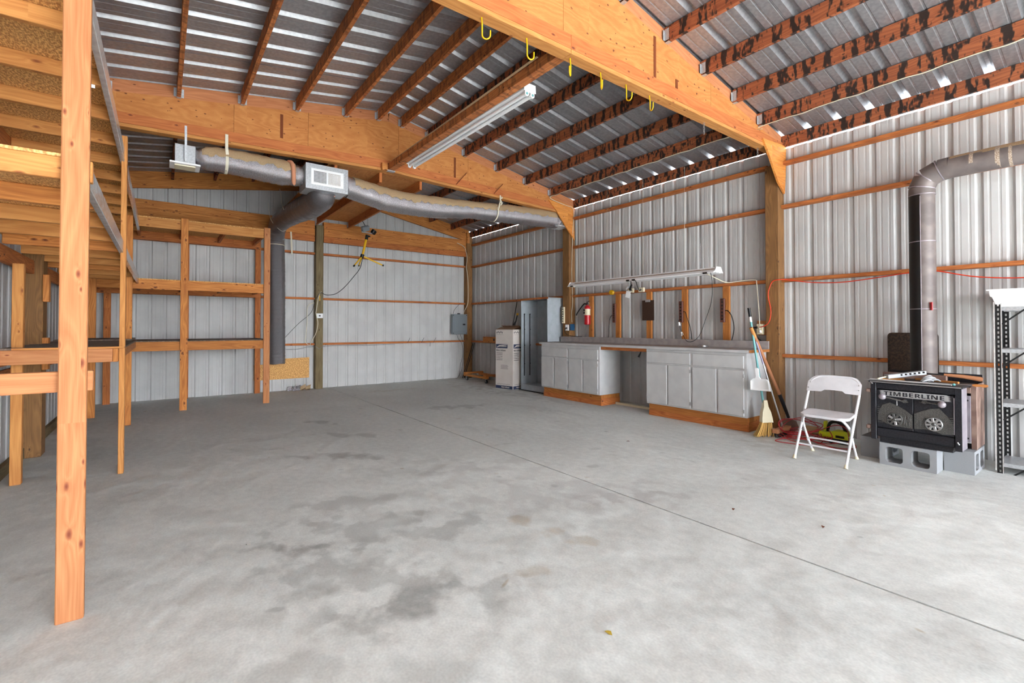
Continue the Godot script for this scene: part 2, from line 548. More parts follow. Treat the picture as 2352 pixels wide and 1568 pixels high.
func materials() -> void:
	M.fir = wood(1, Color(0.81, 0.57, 0.31), Color(0.70, 0.45, 0.22), Color(0.50, 0.27, 0.12), 16, 7.0)
	M.stud = wood(2, Color(0.77, 0.53, 0.34), Color(0.67, 0.42, 0.25), Color(0.47, 0.22, 0.12), 24, 8.0)
	M.rail = wood(3, Color(0.85, 0.57, 0.29), Color(0.68, 0.40, 0.18), Color(0.36, 0.17, 0.08), 18, 9.0)
	M.girt = wood(4, Color(0.80, 0.49, 0.25), Color(0.62, 0.34, 0.16), Color(0.30, 0.14, 0.07), 14, 9.0)
	M.purlin = wood(5, Color(0.68, 0.39, 0.23), Color(0.50, 0.26, 0.15), Color(0.20, 0.10, 0.06), 12, 9.0, 0.85)
	M.clean_purlin = wood(6, Color(0.82, 0.52, 0.29), Color(0.63, 0.35, 0.18), Color(0.28, 0.13, 0.07), 12, 8.0, 0.25)
	M.post = wood(7, Color(0.60, 0.43, 0.25), Color(0.46, 0.32, 0.18), Color(0.30, 0.19, 0.11), 10, 13.0)
	M.green_post = wood(8, Color(0.52, 0.46, 0.33), Color(0.40, 0.34, 0.23), Color(0.26, 0.20, 0.13), 12, 12.0)
	M.ply = sheet_wood(21, Color(0.80, 0.54, 0.29), Color(0.70, 0.42, 0.20), false)
	M.osb = sheet_wood(22, Color(0.95, 0.76, 0.48), Color(0.72, 0.50, 0.28), true)
	M.kick = wood(9, Color(0.77, 0.50, 0.24), Color(0.62, 0.37, 0.16), Color(0.35, 0.18, 0.08), 4, 10.0)
	# sheet metal
	M.siding = mottled(Color(0.75, 0.748, 0.742), Color(0.78, 0.777, 0.77), 0.68, 0.0, 31, 0.6, 0.012, 256, 0.0)
	M.siding.metallic_specular = 0.2
	M.roof = mottled(Color(0.62, 0.62, 0.63), Color(0.69, 0.69, 0.695), 0.42, 0.72, 32, 1.4, 0.03, 512, 0.2)
	M.galv = mottled(Color(0.70, 0.71, 0.72), Color(0.77, 0.78, 0.79), 0.42, 0.55, 33, 5.0, 0.03, 256, 0.3)
	M.foil = mottled(Color(0.70, 0.68, 0.69), Color(0.82, 0.80, 0.81), 0.24, 0.85, 34, 4.0, 0.03, 512, 9.0)
	M.dark_foil = mottled(Color(0.46, 0.45, 0.46), Color(0.58, 0.57, 0.58), 0.2, 0.7, 35, 4.0, 0.035, 512, 9.0)
	M.dust = mottled(Color(0.62, 0.52, 0.40), Color(0.74, 0.63, 0.48), 0.95, 0.0, 36, 8.0, 0.05, 256, 1.0)
	M.alu = mottled(Color(0.84, 0.83, 0.82), Color(0.92, 0.91, 0.90), 0.22, 0.5, 37, 3.0, 0.02, 256, 0.3)
	M.steel = mat(Color(0.72, 0.72, 0.72), 0.35, 0.9)
	M.white = mat(Color(0.95, 0.95, 0.95), 0.5)
	M.cab = mottled(Color(0.745, 0.745, 0.745), Color(0.775, 0.775, 0.77), 0.55, 0.0, 38, 1.5, 0.01)
	M.cab_line = mat(Color(0.55, 0.55, 0.53), 0.6)
	M.counter = mottled(Color(0.60, 0.575, 0.565), Color(0.66, 0.63, 0.615), 0.55, 0.0, 39, 2.0, 0.015)
	M.grey_cab = mottled(Color(0.62, 0.65, 0.67), Color(0.66, 0.69, 0.71), 0.5, 0.0, 40, 1.5, 0.012)
	M.black = mat(Color(0.035, 0.035, 0.04), 0.5)
	M.iron = mottled(Color(0.10, 0.10, 0.12), Color(0.16, 0.16, 0.185), 0.42, 0.35, 41, 6.0, 0.04, 256, 0.8)
	M.rust_iron = mottled(Color(0.46, 0.36, 0.32), Color(0.58, 0.48, 0.43), 0.6, 0.2, 42, 1.6, 0.012, 256, 0.0)
	M.lav_iron = mottled(Color(0.56, 0.53, 0.56), Color(0.62, 0.59, 0.61), 0.45, 0.3, 43, 2.0, 0.012, 256, 0.0)
	M.pipe = mottled(Color(0.40, 0.365, 0.355), Color(0.48, 0.44, 0.425), 0.55, 0.15, 44, 1.5, 0.015, 256, 0.0)
	M.block = mottled(Color(0.54, 0.55, 0.56), Color(0.64, 0.645, 0.65), 0.95, 0.0, 45, 14.0, 0.08, 256, 3.0)
	M.carton = mottled(Color(0.80, 0.765, 0.735), Color(0.83, 0.795, 0.765), 0.85, 0.0, 46, 1.0, 0.01)
	M.kraft = mat(Color(0.55, 0.42, 0.32), 0.9)
	M.navy = mat(Color(0.13, 0.18, 0.30), 0.7)
	M.ink = mat(Color(0.25, 0.25, 0.26), 0.8)
	M.yellow = mat(Color(0.90, 0.70, 0.04), 0.4)
	M.lime = mat(Color(0.78, 0.80, 0.10), 0.45)
	M.red = mat(Color(0.72, 0.06, 0.10), 0.35)
	M.cord_red = mat(Color(0.66, 0.16, 0.18), 0.5)
	M.cord_orange = mat(Color(0.90, 0.25, 0.10), 0.5)
	M.cord_white = mat(Color(0.86, 0.83, 0.74), 0.5)
	M.cord_black = mat(Color(0.05, 0.05, 0.05), 0.5)
	M.teal = mat(Color(0.38, 0.62, 0.62), 0.4)
	M.lilac = mat(Color(0.55, 0.52, 0.62), 0.4)
	M.handle = wood(10, Color(0.74, 0.52, 0.36), Color(0.60, 0.38, 0.25), Color(0.3, 0.18, 0.1), 0, 6.0)
	M.straw = mottled(Color(0.72, 0.55, 0.28), Color(0.86, 0.70, 0.42), 0.9, 0.0, 47, 20.0, 0.08)
	M.cream = mat(Color(0.88, 0.84, 0.72), 0.5)
	M.brown_plate = mat(Color(0.40, 0.22, 0.17), 0.5)
	M.chair = mottled(Color(0.84, 0.835, 0.845), Color(0.88, 0.875, 0.885), 0.4, 0.0, 48, 2.0, 0.01)
	M.breaker = mat(Color(0.50, 0.53, 0.55), 0.45, 0.2)
	M.tan_pad = mat(Color(0.62, 0.52, 0.38), 0.85)
	M.grime = mottled(Color(0.52, 0.42, 0.34), Color(0.80, 0.76, 0.70), 0.8, 0.0, 49, 8.0, 0.05)
	M.deck = mottled(Color(0.38, 0.33, 0.29), Color(0.52, 0.46, 0.41), 0.95, 0.0, 50, 4.0, 0.03)
	M.pink_foil = mat(Color(0.80, 0.55, 0.42), 0.8)
	M.board = mottled(Color(0.16, 0.12, 0.09), Color(0.28, 0.21, 0.16), 0.7, 0.1, 51, 5.0, 0.03, 256, 0.5)
	M.clipboard = mottled(Color(0.18, 0.11, 0.07), Color(0.28, 0.18, 0.12), 0.7, 0.0, 52, 8.0, 0.03)
	M.gravel = mottled(Color(0.62, 0.61, 0.59), Color(0.75, 0.74, 0.72), 0.95, 0.0, 53, 0.7, 0.05, 256, 1.0)
	M.bin = mat(Color(0.86, 0.86, 0.86), 0.45)
	M.blue_box = mat(Color(0.10, 0.30, 0.45), 0.5)
	M.castiron = mottled(Color(0.24, 0.24, 0.24), Color(0.44, 0.43, 0.41), 0.4, 0.5, 54, 9.0, 0.06, 256, 2.0)
	M.lav_plate = mat(Color(0.66, 0.66, 0.66), 0.45, 0.3)
	M.breaker_light = mat(Color(0.62, 0.63, 0.64), 0.45)
	M.floor = concrete_floor()

# ---------------------------------------------------------------- ribbed sheets
# The cross-section of ribbed sheet metal from t0 to t1: [place, depth]. Wide ribs stand at first + k * PITCH.
func ribs(t0: float, t1: float, first: float, deep: float) -> Array:
	var pitch := PITCH if deep < 0.025 else ROOF_PITCH
	var raw := [[t0, 0.0]]
	var half := 0.031 if deep < 0.025 else 0.038
	var k := int(floor((t0 - first) / pitch)) - 1
	while first + k * pitch < t1 + pitch:
		var c := first + k * pitch
		var cut := [[-half, 0.0], [-0.013, deep], [0.013, deep], [half, 0.0]]
		for third in [0.3333, 0.6667]:
			for q in [[-0.011, 0.0], [-0.005, 0.002], [0.005, 0.002], [0.011, 0.0]]:
				cut.append([third * pitch + q[0], q[1] * (1.0 if deep < 0.025 else 1.6)])
		for q in cut:
			var t: float = c + q[0]
			if t > t0 + 1e-4 and t < t1 - 1e-4:
				raw.append([t, q[1]])
		k += 1
	raw.append([t1, 0.0])
	return raw

# place(t, depth, end) gives the point; end is 0 at one end of the sheet and 1 at the other.
func ribbed(called: String, m: Material, t0: float, t1: float, first: float, place: Callable, hint: Vector3, parent: Node3D) -> void:
	var st := mb()
	var pr := ribs(t0, t1, first, 0.042 if called == "roof_panel" else 0.020)
	for i in pr.size() - 1:
		var a: Vector3 = place.call(pr[i][0], pr[i][1], 0)
		var b: Vector3 = place.call(pr[i + 1][0], pr[i + 1][1], 0)
		var c: Vector3 = place.call(pr[i + 1][0], pr[i + 1][1], 1)
		var d: Vector3 = place.call(pr[i][0], pr[i][1], 1)
		var n := (b - a).cross(d - a).normalized()
		if n.dot(hint) < 0.0:
			n = -n
		quad(st, a, b, c, d, n, Vector2(pr[i][0], 0), Vector2(pr[i + 1][0], 0), Vector2(pr[i + 1][0], 3), Vector2(pr[i][0], 3))
		var o := -n * 0.0012
		quad(st, a + o, b + o, c + o, d + o, -n)
	part(called, st, m, parent)

func sheets(m: Material, t0: float, t1: float, first: float, place: Callable, hint: Vector3, parent: Node3D, called := "metal_panel") -> void:
	var sheet := PITCH * 4.0 if called == "metal_panel" else ROOF_PITCH * 3.0
	var cut := first - sheet / 8.0
	while cut > t0:
		cut -= sheet
	while cut + sheet <= t0 + 0.01:
		cut += sheet
	var k := 0
	var a := t0
	while a < t1 - 0.01:
		cut += sheet
		var b: float = min(cut, t1)
		var lift := 0.0018 if k % 2 else 0.0
		ribbed(called, m, a, b + (0.012 if b < t1 else 0.0), first, func(t, d, e): return place.call(t, d + lift, e), hint, parent)
		a = b
		k += 1

# ---------------------------------------------------------------- the building
func build_shell() -> void:
	var f := setting("floor")
	var st := mb()
	for s in [[WALL_L - 0.03, -3.397], [-3.383, 0.03]]:
		st = mb()
		var y := [0.0, -0.12]
		var x0: float = s[0]
		var x1: float = s[1]
		var z0 := -0.03
		var z1 := FRONT + 0.05
		var uv := func(x: float, z: float) -> Vector2: return Vector2((x - WALL_L) / 7.15, z / TEXZ)
		quad(st, Vector3(x0, 0, z0), Vector3(x1, 0, z0), Vector3(x1, 0, z1), Vector3(x0, 0, z1), Vector3.UP, uv.call(x0, z0), uv.call(x1, z0), uv.call(x1, z1), uv.call(x0, z1))
		for e in [[Vector3(x0, 0, z0), Vector3(x1, 0, z0), Vector3(0, 0, -1)], [Vector3(x0, 0, z1), Vector3(x1, 0, z1), Vector3(0, 0, 1)], [Vector3(x0, 0, z0), Vector3(x0, 0, z1), Vector3(-1, 0, 0)], [Vector3(x1, 0, z0), Vector3(x1, 0, z1), Vector3(1, 0, 0)]]:
			var dn := Vector3(0, -0.12, 0)
			quad(st, e[0], e[1], e[1] + dn, e[0] + dn, e[2], uv.call(e[0].x, e[0].z), uv.call(e[1].x, e[1].z), uv.call(e[1].x, e[1].z), uv.call(e[0].x, e[0].z))
		st.generate_tangents()
		part("concrete_slab", st, M.floor)
	boxp("joint_filler", M.black, -3.397, -3.383, -0.12, -0.006, -0.03, FRONT + 0.05, 0.0)
	var g := setting("ground")
	st = mb()
	quad(st, Vector3(-40, -0.13, -30), Vector3(40, -0.13, -30), Vector3(40, -0.13, 50), Vector3(-40, -0.13, 50), Vector3.UP)
	part("gravel_yard", st, M.gravel, g)

	# right wall: siding at x = 0, girts lie flat between the posts
	var w := setting("wall_right")
	sheets(M.siding, -0.02, FRONT, 3.713, func(t, d, e): return Vector3(d, -0.02 if e == 0 else (3.399 if t > 7.2 else 3.407), t), Vector3.LEFT, w)
	for b in [[0.16, 3.475], [3.655, 7.125], [7.285, FRONT - 0.16]]:
		for y in [0.856, 1.764, 2.656, 3.183]:
			boxp("girt", M.girt, -0.089, -0.001, y, y + 0.040, b[0], b[1], 0.003, 2, w)
	# back wall
	w = setting("wall_back")
	sheets(M.siding, WALL_L, 0.0, -0.16, func(t, d, e): return Vector3(t, -0.02 if e == 0 else roof_y(t) - 0.005, -d), Vector3.BACK, w)
	for b in [[WALL_L + 0.01, -3.665], [-3.525, -0.205]]:
		for y in [0.862, 1.764, 2.660]:
			boxp("girt", M.girt, b[0], b[1], y, y + 0.040, 0.001, 0.089, 0.003, 0, w)
	# left wall
	w = setting("wall_left")
	sheets(M.siding, -0.02, FRONT, 0.05, func(t, d, e): return Vector3(WALL_L - d, -0.02 if e == 0 else 3.66, t), Vector3.RIGHT, w)
	for b in [[0.16, 3.49], [3.70, 7.12], [7.30, 10.80], [10.96, FRONT - 0.16]]:
		for y in [0.78, 1.78, 2.656, 3.3]:
			boxp("girt", M.girt, WALL_L + 0.001, WALL_L + 0.02, y, y + 0.089, b[0], b[1], 0.003, 2, w)
	boxp("bottom_board", M.green_post, WALL_L + 0.001, WALL_L + 0.04, 0.0, 0.10, 0.1, FRONT - 0.1, 0.003, 2, w)
	# front wall round the open doorway
	w = setting("wall_front")
	for b in [[WALL_L, DOOR0, 0.0], [DOOR0, DOOR1, DOOR_H], [DOOR1, 0.0, 0.0]]:
		var y0: float = b[2]
		ribbed("metal_panel", M.siding, b[0], b[1], -0.16, func(t, d, e): return Vector3(t, y0 - (0.02 if y0 == 0.0 else 0.0) if e == 0 else roof_y(t) - 0.005, FRONT + d), Vector3.FORWARD, w)
	boxp("door_header", M.fir, DOOR0, DOOR1, DOOR_H, DOOR_H + 0.19, FRONT - 0.10, FRONT - 0.002, 0.003, 0, w)
	for x in [DOOR0 - 0.14, DOOR1]:
		boxp("door_post", M.post, x, x + 0.14, 0.0, DOOR_H, FRONT - 0.15, FRONT - 0.002, 0.003, 1, w)

	# roof
	var c := setting("ceiling")
	sheets(M.roof, -0.1, FRONT + 0.5, ROOF_FIRST, func(t, d, e): return Vector3(0.16, roof_y(0.16) + d, t) if e == 0 else Vector3(RIDGE_X, RIDGE_Y + d, t), Vector3.DOWN, c, "roof_panel")
	sheets(M.roof, -0.1, FRONT + 0.5, ROOF_FIRST, func(t, d, e): return Vector3(WALL_L - 0.16, roof_y(WALL_L - 0.16) + d, t) if e == 0 else Vector3(RIDGE_X, RIDGE_Y + d, t), Vector3.DOWN, c, "roof_panel")
	prismp("ridge_cap", M.galv, Transform3D(Basis(), Vector3(RIDGE_X, RIDGE_Y + 0.02, -0.1)), [Vector2(-0.2, -0.02), Vector2(0, 0.012), Vector2(0.2, -0.025), Vector2(0.2, -0.02), Vector2(0, 0.02), Vector2(-0.2, -0.015)], FRONT + 0.6, c)
	var xs := [-0.021, -0.62, -1.18, -1.77, -2.37, -2.99, -3.40, -3.74, -4.18, -4.775, -5.365, -5.97, -6.57, -7.125]
	for b in [[0.135, 3.57], [3.645, 7.20], [7.275, FRONT - 0.02]]:
		for i in xs.size():
			var x: float = xs[i]
			var y: float = min(roof_y(x - 0.019), roof_y(x + 0.019)) - 0.001
			var clean: bool = x < -3.3 and not (b[0] < 3.0)
			boxp("purlin", M.clean_purlin if clean else M.purlin, x - 0.019, x + 0.019, y - 0.140, y, (0.005 if i in [0, 13] and b[0] < 3.0 else b[0]), b[1], 0.002, 2, c)
			if i == 0 or i == 13:
				continue
			for e in ([b[0] + 0.011, b[1] - 0.011] if b[0] > 3.0 else [b[1] - 0.011]):
				var d: float = 0.045 if e < (b[0] + b[1]) * 0.5 else -0.045
				st = mb()
				for s in [-1.0, 1.0]:
					abox(st, Vector3.ZERO, x + s * 0.0195, x + s * 0.0215, y - 0.125, y - 0.02, e, e + d, 0.0)
					abox(st, Vector3.ZERO, x + s * 0.0195, x + s * 0.046, y - 0.125, y - 0.03, e, e + d * 0.04, 0.0)
				abox(st, Vector3.ZERO, x - 0.0215, x + 0.0215, y - 0.1425, y - 0.1405, e, e + d, 0.0)
				part("joist_hanger", st, M.galv, c)

# A built-up plywood beam under the roof, thicker at the ridge. The front face is at z1.
func box_beam(label: String, z0: float, z1: float, bottom: Callable, seams: Array, slots: Array, pegs: Array) -> void:
	var at := Vector3(RIDGE_X, 0.0, (z0 + z1) * 0.5)
	thing("box_beam", label, "beam", at, "plywood box beams carrying the roof")
	var xf := Transform3D(Basis(), Vector3(0, 0, z1 - 0.012))
	for i in seams.size() - 1:
		var a: float = seams[i] + 0.0015
		var b: float = seams[i + 1] - 0.0015
		var poly := [Vector2(a, bottom.call(a) + 0.04), Vector2(b, bottom.call(b) + 0.04)]
		if a < RIDGE_X and b > RIDGE_X:
			poly.insert(1, Vector2(RIDGE_X, bottom.call(RIDGE_X) + 0.04))
		poly.append(Vector2(b, roof_y(b) - 0.140))
		if a < RIDGE_X and b > RIDGE_X:
			poly.append(Vector2(RIDGE_X, RIDGE_Y - 0.140))
		poly.append(Vector2(a, roof_y(a) - 0.140))
		prismp("plywood_panel", M.ply, xf, poly, 0.012)
		prismp("plywood_panel", M.ply, Transform3D(Basis(), Vector3(0, 0, z0)), poly, 0.012)
	var ends := [WALL_L + 0.02, RIDGE_X, -0.02]
	for i in 2:
		var a := Vector3(ends[i] + 0.001, bottom.call(ends[i]) + 0.018, (z0 + z1) * 0.5)
		var b := Vector3(ends[i + 1] - 0.001, bottom.call(ends[i + 1]) + 0.018, (z0 + z1) * 0.5)
		barp("bottom_flange", M.fir, a, b, z1 - z0 + 0.012, 0.036)
		for zz in [z1 + 0.0035, z0 - 0.0035]:
			barp("bottom_chord", M.chord, Vector3(a.x, a.y + 0.075, zz), Vector3(b.x, b.y + 0.075, zz), 0.007, 0.112)
		for zz in [z1 - 0.0295, z0 + 0.0295]:
			barp("top_chord", M.top_chord, Vector3(a.x, roof_y(a.x) - 0.072, zz), Vector3(b.x, roof_y(b.x) - 0.072, zz), 0.030, 0.140)
	for s in slots:
		boxp("batten", M.batten, s[0] - 0.016, s[0] + 0.016, s[1], s[2], z1 + 0.0005, z1 + 0.006, 0.001, 1)
	for p in pegs:
		tubep("peg", M.batten, [p[0], p[1]], 0.006, 6)

func post(called: String, label: String, m: Material, x0: float, x1: float, z0: float, z1: float, h: float, gusset := []) -> void:
	thing(called, label, "post", Vector3((x0 + x1) * 0.5, 0, (z0 + z1) * 0.5), "treated posts of the barn")
	boxp("shaft", m, x0, x1, 0.0, h, z0, z1, 0.006, 1)
	if gusset.size() > 0:
		prismp("gusset", M.gusset, Transform3D(Basis(), Vector3(0, 0, gusset[0])), gusset[1], 0.022)
		for q in gusset[2]:
			tubep("nail", M.steel, [q, q + Vector3(0, 0, 0.003)], 0.004, 6)

func build_frame() -> void:
	M.gusset = wood(61, Color(0.90, 0.60, 0.28), Color(0.76, 0.46, 0.19), Color(0.4, 0.2, 0.1), 8, 8.0)
	M.chord = wood(64, Color(0.79, 0.48, 0.26), Color(0.68, 0.37, 0.18), Color(0.4, 0.18, 0.09), 14, 7.0)
	M.batten = mat(Color(0.46, 0.22, 0.07), 0.8)
	M.top_chord = wood(62, Color(0.79, 0.52, 0.34), Color(0.69, 0.42, 0.26), Color(0.4, 0.2, 0.1), 14, 7.0)
	M.ply_board = wood(63, Color(0.85, 0.58, 0.32), Color(0.74, 0.46, 0.23), Color(0.4, 0.2, 0.1), 12, 7.0)
	var b1 := func(x: float) -> float: return 3.328 - 0.003 * absf(x - RIDGE_X)
	var b2 := func(x: float) -> float: return 3.380 - 0.034 * absf(x - RIDGE_X)
	box_beam("nearer plywood box beam overhead with yellow hooks along its bottom edge", 7.19, 7.285, b1, [WALL_L + 0.02, -5.6, -3.66, -1.62, -0.02], [[-2.54, 3.43, 3.85], [-2.21, 3.425, 3.56]], [])
	box_beam("farther plywood box beam overhead with silver ducts slung beneath it", 3.56, 3.655, b2, [WALL_L + 0.02, -5.45, -4.64, -3.44, -2.30, -0.02], [[-4.946, 3.52, 3.81], [-2.535, 3.40, 3.80]], [[Vector3(-2.53, 3.37, 3.65), Vector3(-2.37, 3.58, 3.73)], [Vector3(-1.83, 3.35, 3.65), Vector3(-1.69, 3.53, 3.73)]])
	var nails := []
	for q in [[-0.38, 3.34], [-0.2, 3.36], [-0.1, 3.3], [-0.08, 3.1], [-0.25, 3.15], [-0.1, 2.95]]:
		nails.append(Vector3(q[0], q[1], 7.314))
	post("barn_post", "orange-lit square post with triangular plywood gusset, nearest post on right wall", M.post, -0.15, -0.001, 7.125, 7.283, 3.19, [7.292, [Vector2(-0.58, 3.388), Vector2(-0.113, 3.42), Vector2(-0.003, 3.415), Vector2(-0.02, 3.065), Vector2(-0.047, 2.836), Vector2(-0.208, 2.949), Vector2(-0.462, 3.261)], nails])
	nails = []
	for q in [[-0.5, 3.38], [-0.3, 3.36], [-0.15, 3.34], [-0.12, 3.1], [-0.3, 3.2], [-0.1, 2.95]]:
		nails.append(Vector3(q[0], q[1], 3.684))
	post("barn_post", "brown square post with plywood gusset between tall grey cabinet and workbench", M.post, -0.15, -0.001, 3.475, 3.653, 3.19, [3.662, [Vector2(-0.669, 3.452), Vector2(-0.085, 3.424), Vector2(-0.045, 2.803), Vector2(-0.313, 3.089), Vector2(-0.473, 3.276)], nails])
	post("barn_post", "dark brown square corner post beside the grey breaker panel", M.post, -0.20, -0.05, 0.005, 0.16, 3.40)
	post("barn_post", "mossy grey post standing in the middle of the back wall", M.green_post, -3.665, -3.525, 0.005, 0.165, 3.24)
	post("barn_post", "brown square post against left wall behind the loft uprights", M.post, -7.148, -7.0, 3.49, 3.69, 3.255)
	post("barn_post", "square post carrying nearer beam against left wall", M.post, -7.148, -7.0, 7.125, 7.295, 3.30)
	# gable: a double rafter each side and a three-board header across the back wall
	thing("gable_rafter", "sloping orange gable rafters under the far end of the roof", "rafter", Vector3(RIDGE_X, 3.5, 0.1))
	for s in [[-0.12, -3.57], [-7.03, -3.60]]:
		var a: float = s[0]
		var b: float = s[1]
		barp("upper_rafter", M.rail, Vector3(a, roof_y(a) - 0.073, 0.075), Vector3(b, roof_y(b) - 0.073, 0.075), 0.038, 0.140)
		barp("lower_rafter", M.rail, Vector3(a, roof_y(a) - 0.215, 0.098), Vector3(b, roof_y(b) - 0.215, 0.098), 0.045, 0.138)
	barp("end_block", M.rail, Vector3(-0.17, 3.24, 0.14), Vector3(-0.17, 3.50, 0.14), 0.07, 0.06, Vector3.FORWARD)
	for side in [["board header across right half of the back wall, cobwebbed and dusty", -3.51, -0.205], ["board header across left half of the back wall above the shelves", -7.02, -3.68]]:
		thing("wall_header", side[0], "header", Vector3((side[1] + side[2]) * 0.5, 2.91, 0.1), "board headers on the back wall")
		for q in [[2.910, 3.030, 0.092, M.girt], [3.034, 3.180, 0.128, M.rail], [3.184, 3.320, 0.118, M.rail]]:
			boxp("board", q[3], side[1], side[2], q[0], q[1], 0.092 if q[0] < 3.0 else 0.004, q[2] + (0.04 if q[0] < 3.0 else 0.0), 0.003, 0)

# ---------------------------------------------------------------- lumber racks
func build_racks() -> void:
	thing("storage_loft", "tall open lumber rack with plank decks and shiny metal edge rails along left wall", "rack", Vector3(-6.75, 0, 4.4))
	boxp("upright", M.stud, -6.441, -6.352, 0.0, 2.86, 7.200, 7.238, 0.004, 1)
	boxp("upright", M.fir, -6.382, -6.344, 0.0, 2.83, 4.715, 4.804, 0.003, 1)
	boxp("upright", M.rail, -6.485, -6.396, 0.0, 2.83, 2.31, 2.348, 0.003, 1)
	boxp("wall_upright", M.fir, -7.03, -6.965, 0.0, 1.715, 4.63, 4.69, 0.003, 1)
	boxp("wall_upright", M.stud, -7.03, -6.975, 0.0, 0.90, 2.46, 2.53, 0.003, 1)
	boxp("wall_upright", M.white, -7.03, -6.985, 1.05, 1.715, 2.46, 2.53, 0.003, 1)
	for y in [[1.46, 1.715], [1.066, 1.12], [0.82, 0.895]]:
		boxp("cleat", M.rail, -6.999, -6.955, y[0], y[1], 3.64, 3.73, 0.003, 1)
	# top deck
	for i in 11:
		var z := 6.86 - i * 0.565
		boxp("joist", M.fir, -7.06, -6.392, 2.62, 2.709, z - 0.019, z + 0.019, 0.003, 0)
	for b in [[7.30, 4.86], [4.857, 2.42], [2.417, 1.0]]:
		boxp("deck_board", M.osb, -7.10, -6.37, 2.710, 2.724, b[1], b[0], 0.001, 0)
	boxp("ledger", M.girt, -7.10, -7.062, 2.575, 2.709, 1.0, 7.24)
	edge_channel(2.610, 2.712, 1.3, 7.235)
	# middle deck
	boxp("rail", M.fir, -7.06, -6.345, 1.845, 1.936, 7.160, 7.198, 0.003, 0)
	for i in 10:
		var z := 6.57 - i * 0.585
		boxp("joist", M.fir if i % 3 else M.rail, -7.06, -6.392, 1.846, 1.935, z - 0.019, z + 0.019, 0.003, 0)
	for b in [[7.20, 4.78], [4.777, 2.35], [2.347, 1.0]]:
		boxp("deck_board", M.osb, -7.10, -6.37, 1.936, 1.950, b[1], b[0], 0.001, 0)
	boxp("ledger", M.girt, -7.10, -7.062, 1.718, 1.845, 1.0, 7.198)
	edge_channel(1.842, 1.945, 1.3, 7.19)
	# bench deck
	boxp("rail", M.stud, -7.06, -6.335, 0.948, 1.034, 7.160, 7.198, 0.003, 0)
	boxp("rail", M.stud, -7.06, -6.42, 0.935, 1.045, 4.805, 4.843, 0.003, 0)
	boxp("rail", M.kick, -6.418, -6.384, 0.935, 1.045, 1.55, 4.845)
	boxp("rail", M.rail, -7.06, -6.42, 0.935, 1.045, 2.352, 2.39, 0.003, 0)
	boxp("ledger", M.girt, -7.10, -7.062, 0.92, 1.045, 1.0, 7.16)
	boxp("deck_board", M.deck, -7.08, -6.345, 1.046, 1.060, 2.40, 4.846, 0.001)
	boxp("deck_board", M.deck, -7.08, -6.39, 1.058, 1.074, 1.48, 2.55, 0.001)
	boxp("edge_strip", M.fir, -7.0, -6.345, 1.046, 1.061, 4.847, 4.851, 0.001, 0)
	boxp("paper_tag", M.white, -6.47, -6.42, 2.60, 2.66, 6.30, 6.302, 0.0005)

	thing("storage_rack", "open lumber shelving rack of orange boards with empty levels along back wall", "rack", Vector3(-5.8, 0, 0.8))
	for x in [-4.785, -5.88, -6.90]:
		boxp("upright", M.stud if x > -5.0 else M.rail, x, x + 0.090, 0.0, 2.82, 1.432, 1.470, 0.003, 1)
		boxp("upright", M.girt, x + 0.065, x + 0.155, 0.0, 2.82, 0.095, 0.133, 0.003, 1)
	for y in [[0.876, 1.008, M.kick], [1.762, 1.900, M.rail], [2.652, 2.790, M.fir]]:
		for b in [[-6.94, -5.84], [-5.834, -4.70]]:
			boxp("front_rail", y[2], b[0], b[1], y[0], y[1], 1.393, 1.431, 0.003, 0)
			boxp("back_rail", M.girt, b[0], b[1] + 0.05, y[0], y[1], 0.134, 0.172, 0.003, 0)
		for x in [-4.76, -5.85, -6.9, -5.3, -6.4]:
			boxp("crosspiece", M.girt, x - 0.019, x + 0.019, y[1] - 0.09, y[1] - 0.002, 0.173, 1.392)
		for b in [[-6.96, -5.84], [-5.837, -4.70]]:
			boxp("deck_board", M.deck if y[1] < 1.2 else M.osb, b[0], b[1], y[1] + 0.0005, y[1] + 0.013, 0.135, 1.431, 0.001, 0)

# A thin shiny metal channel along the open edge of a loft deck.
func edge_channel(y0: float, y1: float, z0: float, z1: float) -> void:
	var st := mb()
	prism(st, Transform3D(Basis(Vector3(1, 0, 0), Vector3(0, 1, 0), Vector3(0, 0, 1)), Vector3(0, 0, z0) - origin[T]), [Vector2(-6.390, y0), Vector2(-6.364, y0), Vector2(-6.361, y0 + 0.003), Vector2(-6.361, y1 - 0.003), Vector2(-6.364, y1), Vector2(-6.390, y1), Vector2(-6.390, y1 - 0.003), Vector2(-6.366, y1 - 0.004), Vector2(-6.366, y0 + 0.004), Vector2(-6.390, y0 + 0.003)], z1 - z0)
	part("edge_channel", st, M.alu)

# ---------------------------------------------------------------- ducts
# Part of a tube's skin round its upper side, from angle a0 to a1 (0 is straight up), for dust lying on pipes.
func dust_on(called: String, m: Material, pts: Array, r: float, spread: float, seed_: int) -> void:
	var st := mb()
	var nn := noise(seed_, 1.0, 3)
	var rows := []
	for i in pts.size():
		var t: Vector3 = (pts[min(i + 1, pts.size() - 1)] - pts[max(i - 1, 0)]).normalized()
		var s := t.cross(Vector3.UP).normalized()
		var u := s.cross(t)
		var row := []
		for k in 11:
			var f := (k - 5) / 5.0
			var w := spread * (1.0 + 0.22 * nn.get_noise_2d(i * 0.35, 10.0 * signf(f)))
			var a := f * w
			row.append(pts[i] + (s * sin(a) + u * cos(a)) * (r + 0.0025 * (1.0 - absf(f) * 0.9)) - origin[T])
		rows.append(row)
	for i in rows.size() - 1:
		for k in 10:
			var n: Vector3 = (rows[i][k] - (pts[i] - origin[T])).normalized()
			quad(st, rows[i][k], rows[i][k + 1], rows[i + 1][k + 1], rows[i + 1][k], n, Vector2(i, k), Vector2(i, k), Vector2(i, k), Vector2(i, k))
	part(called, st, m)

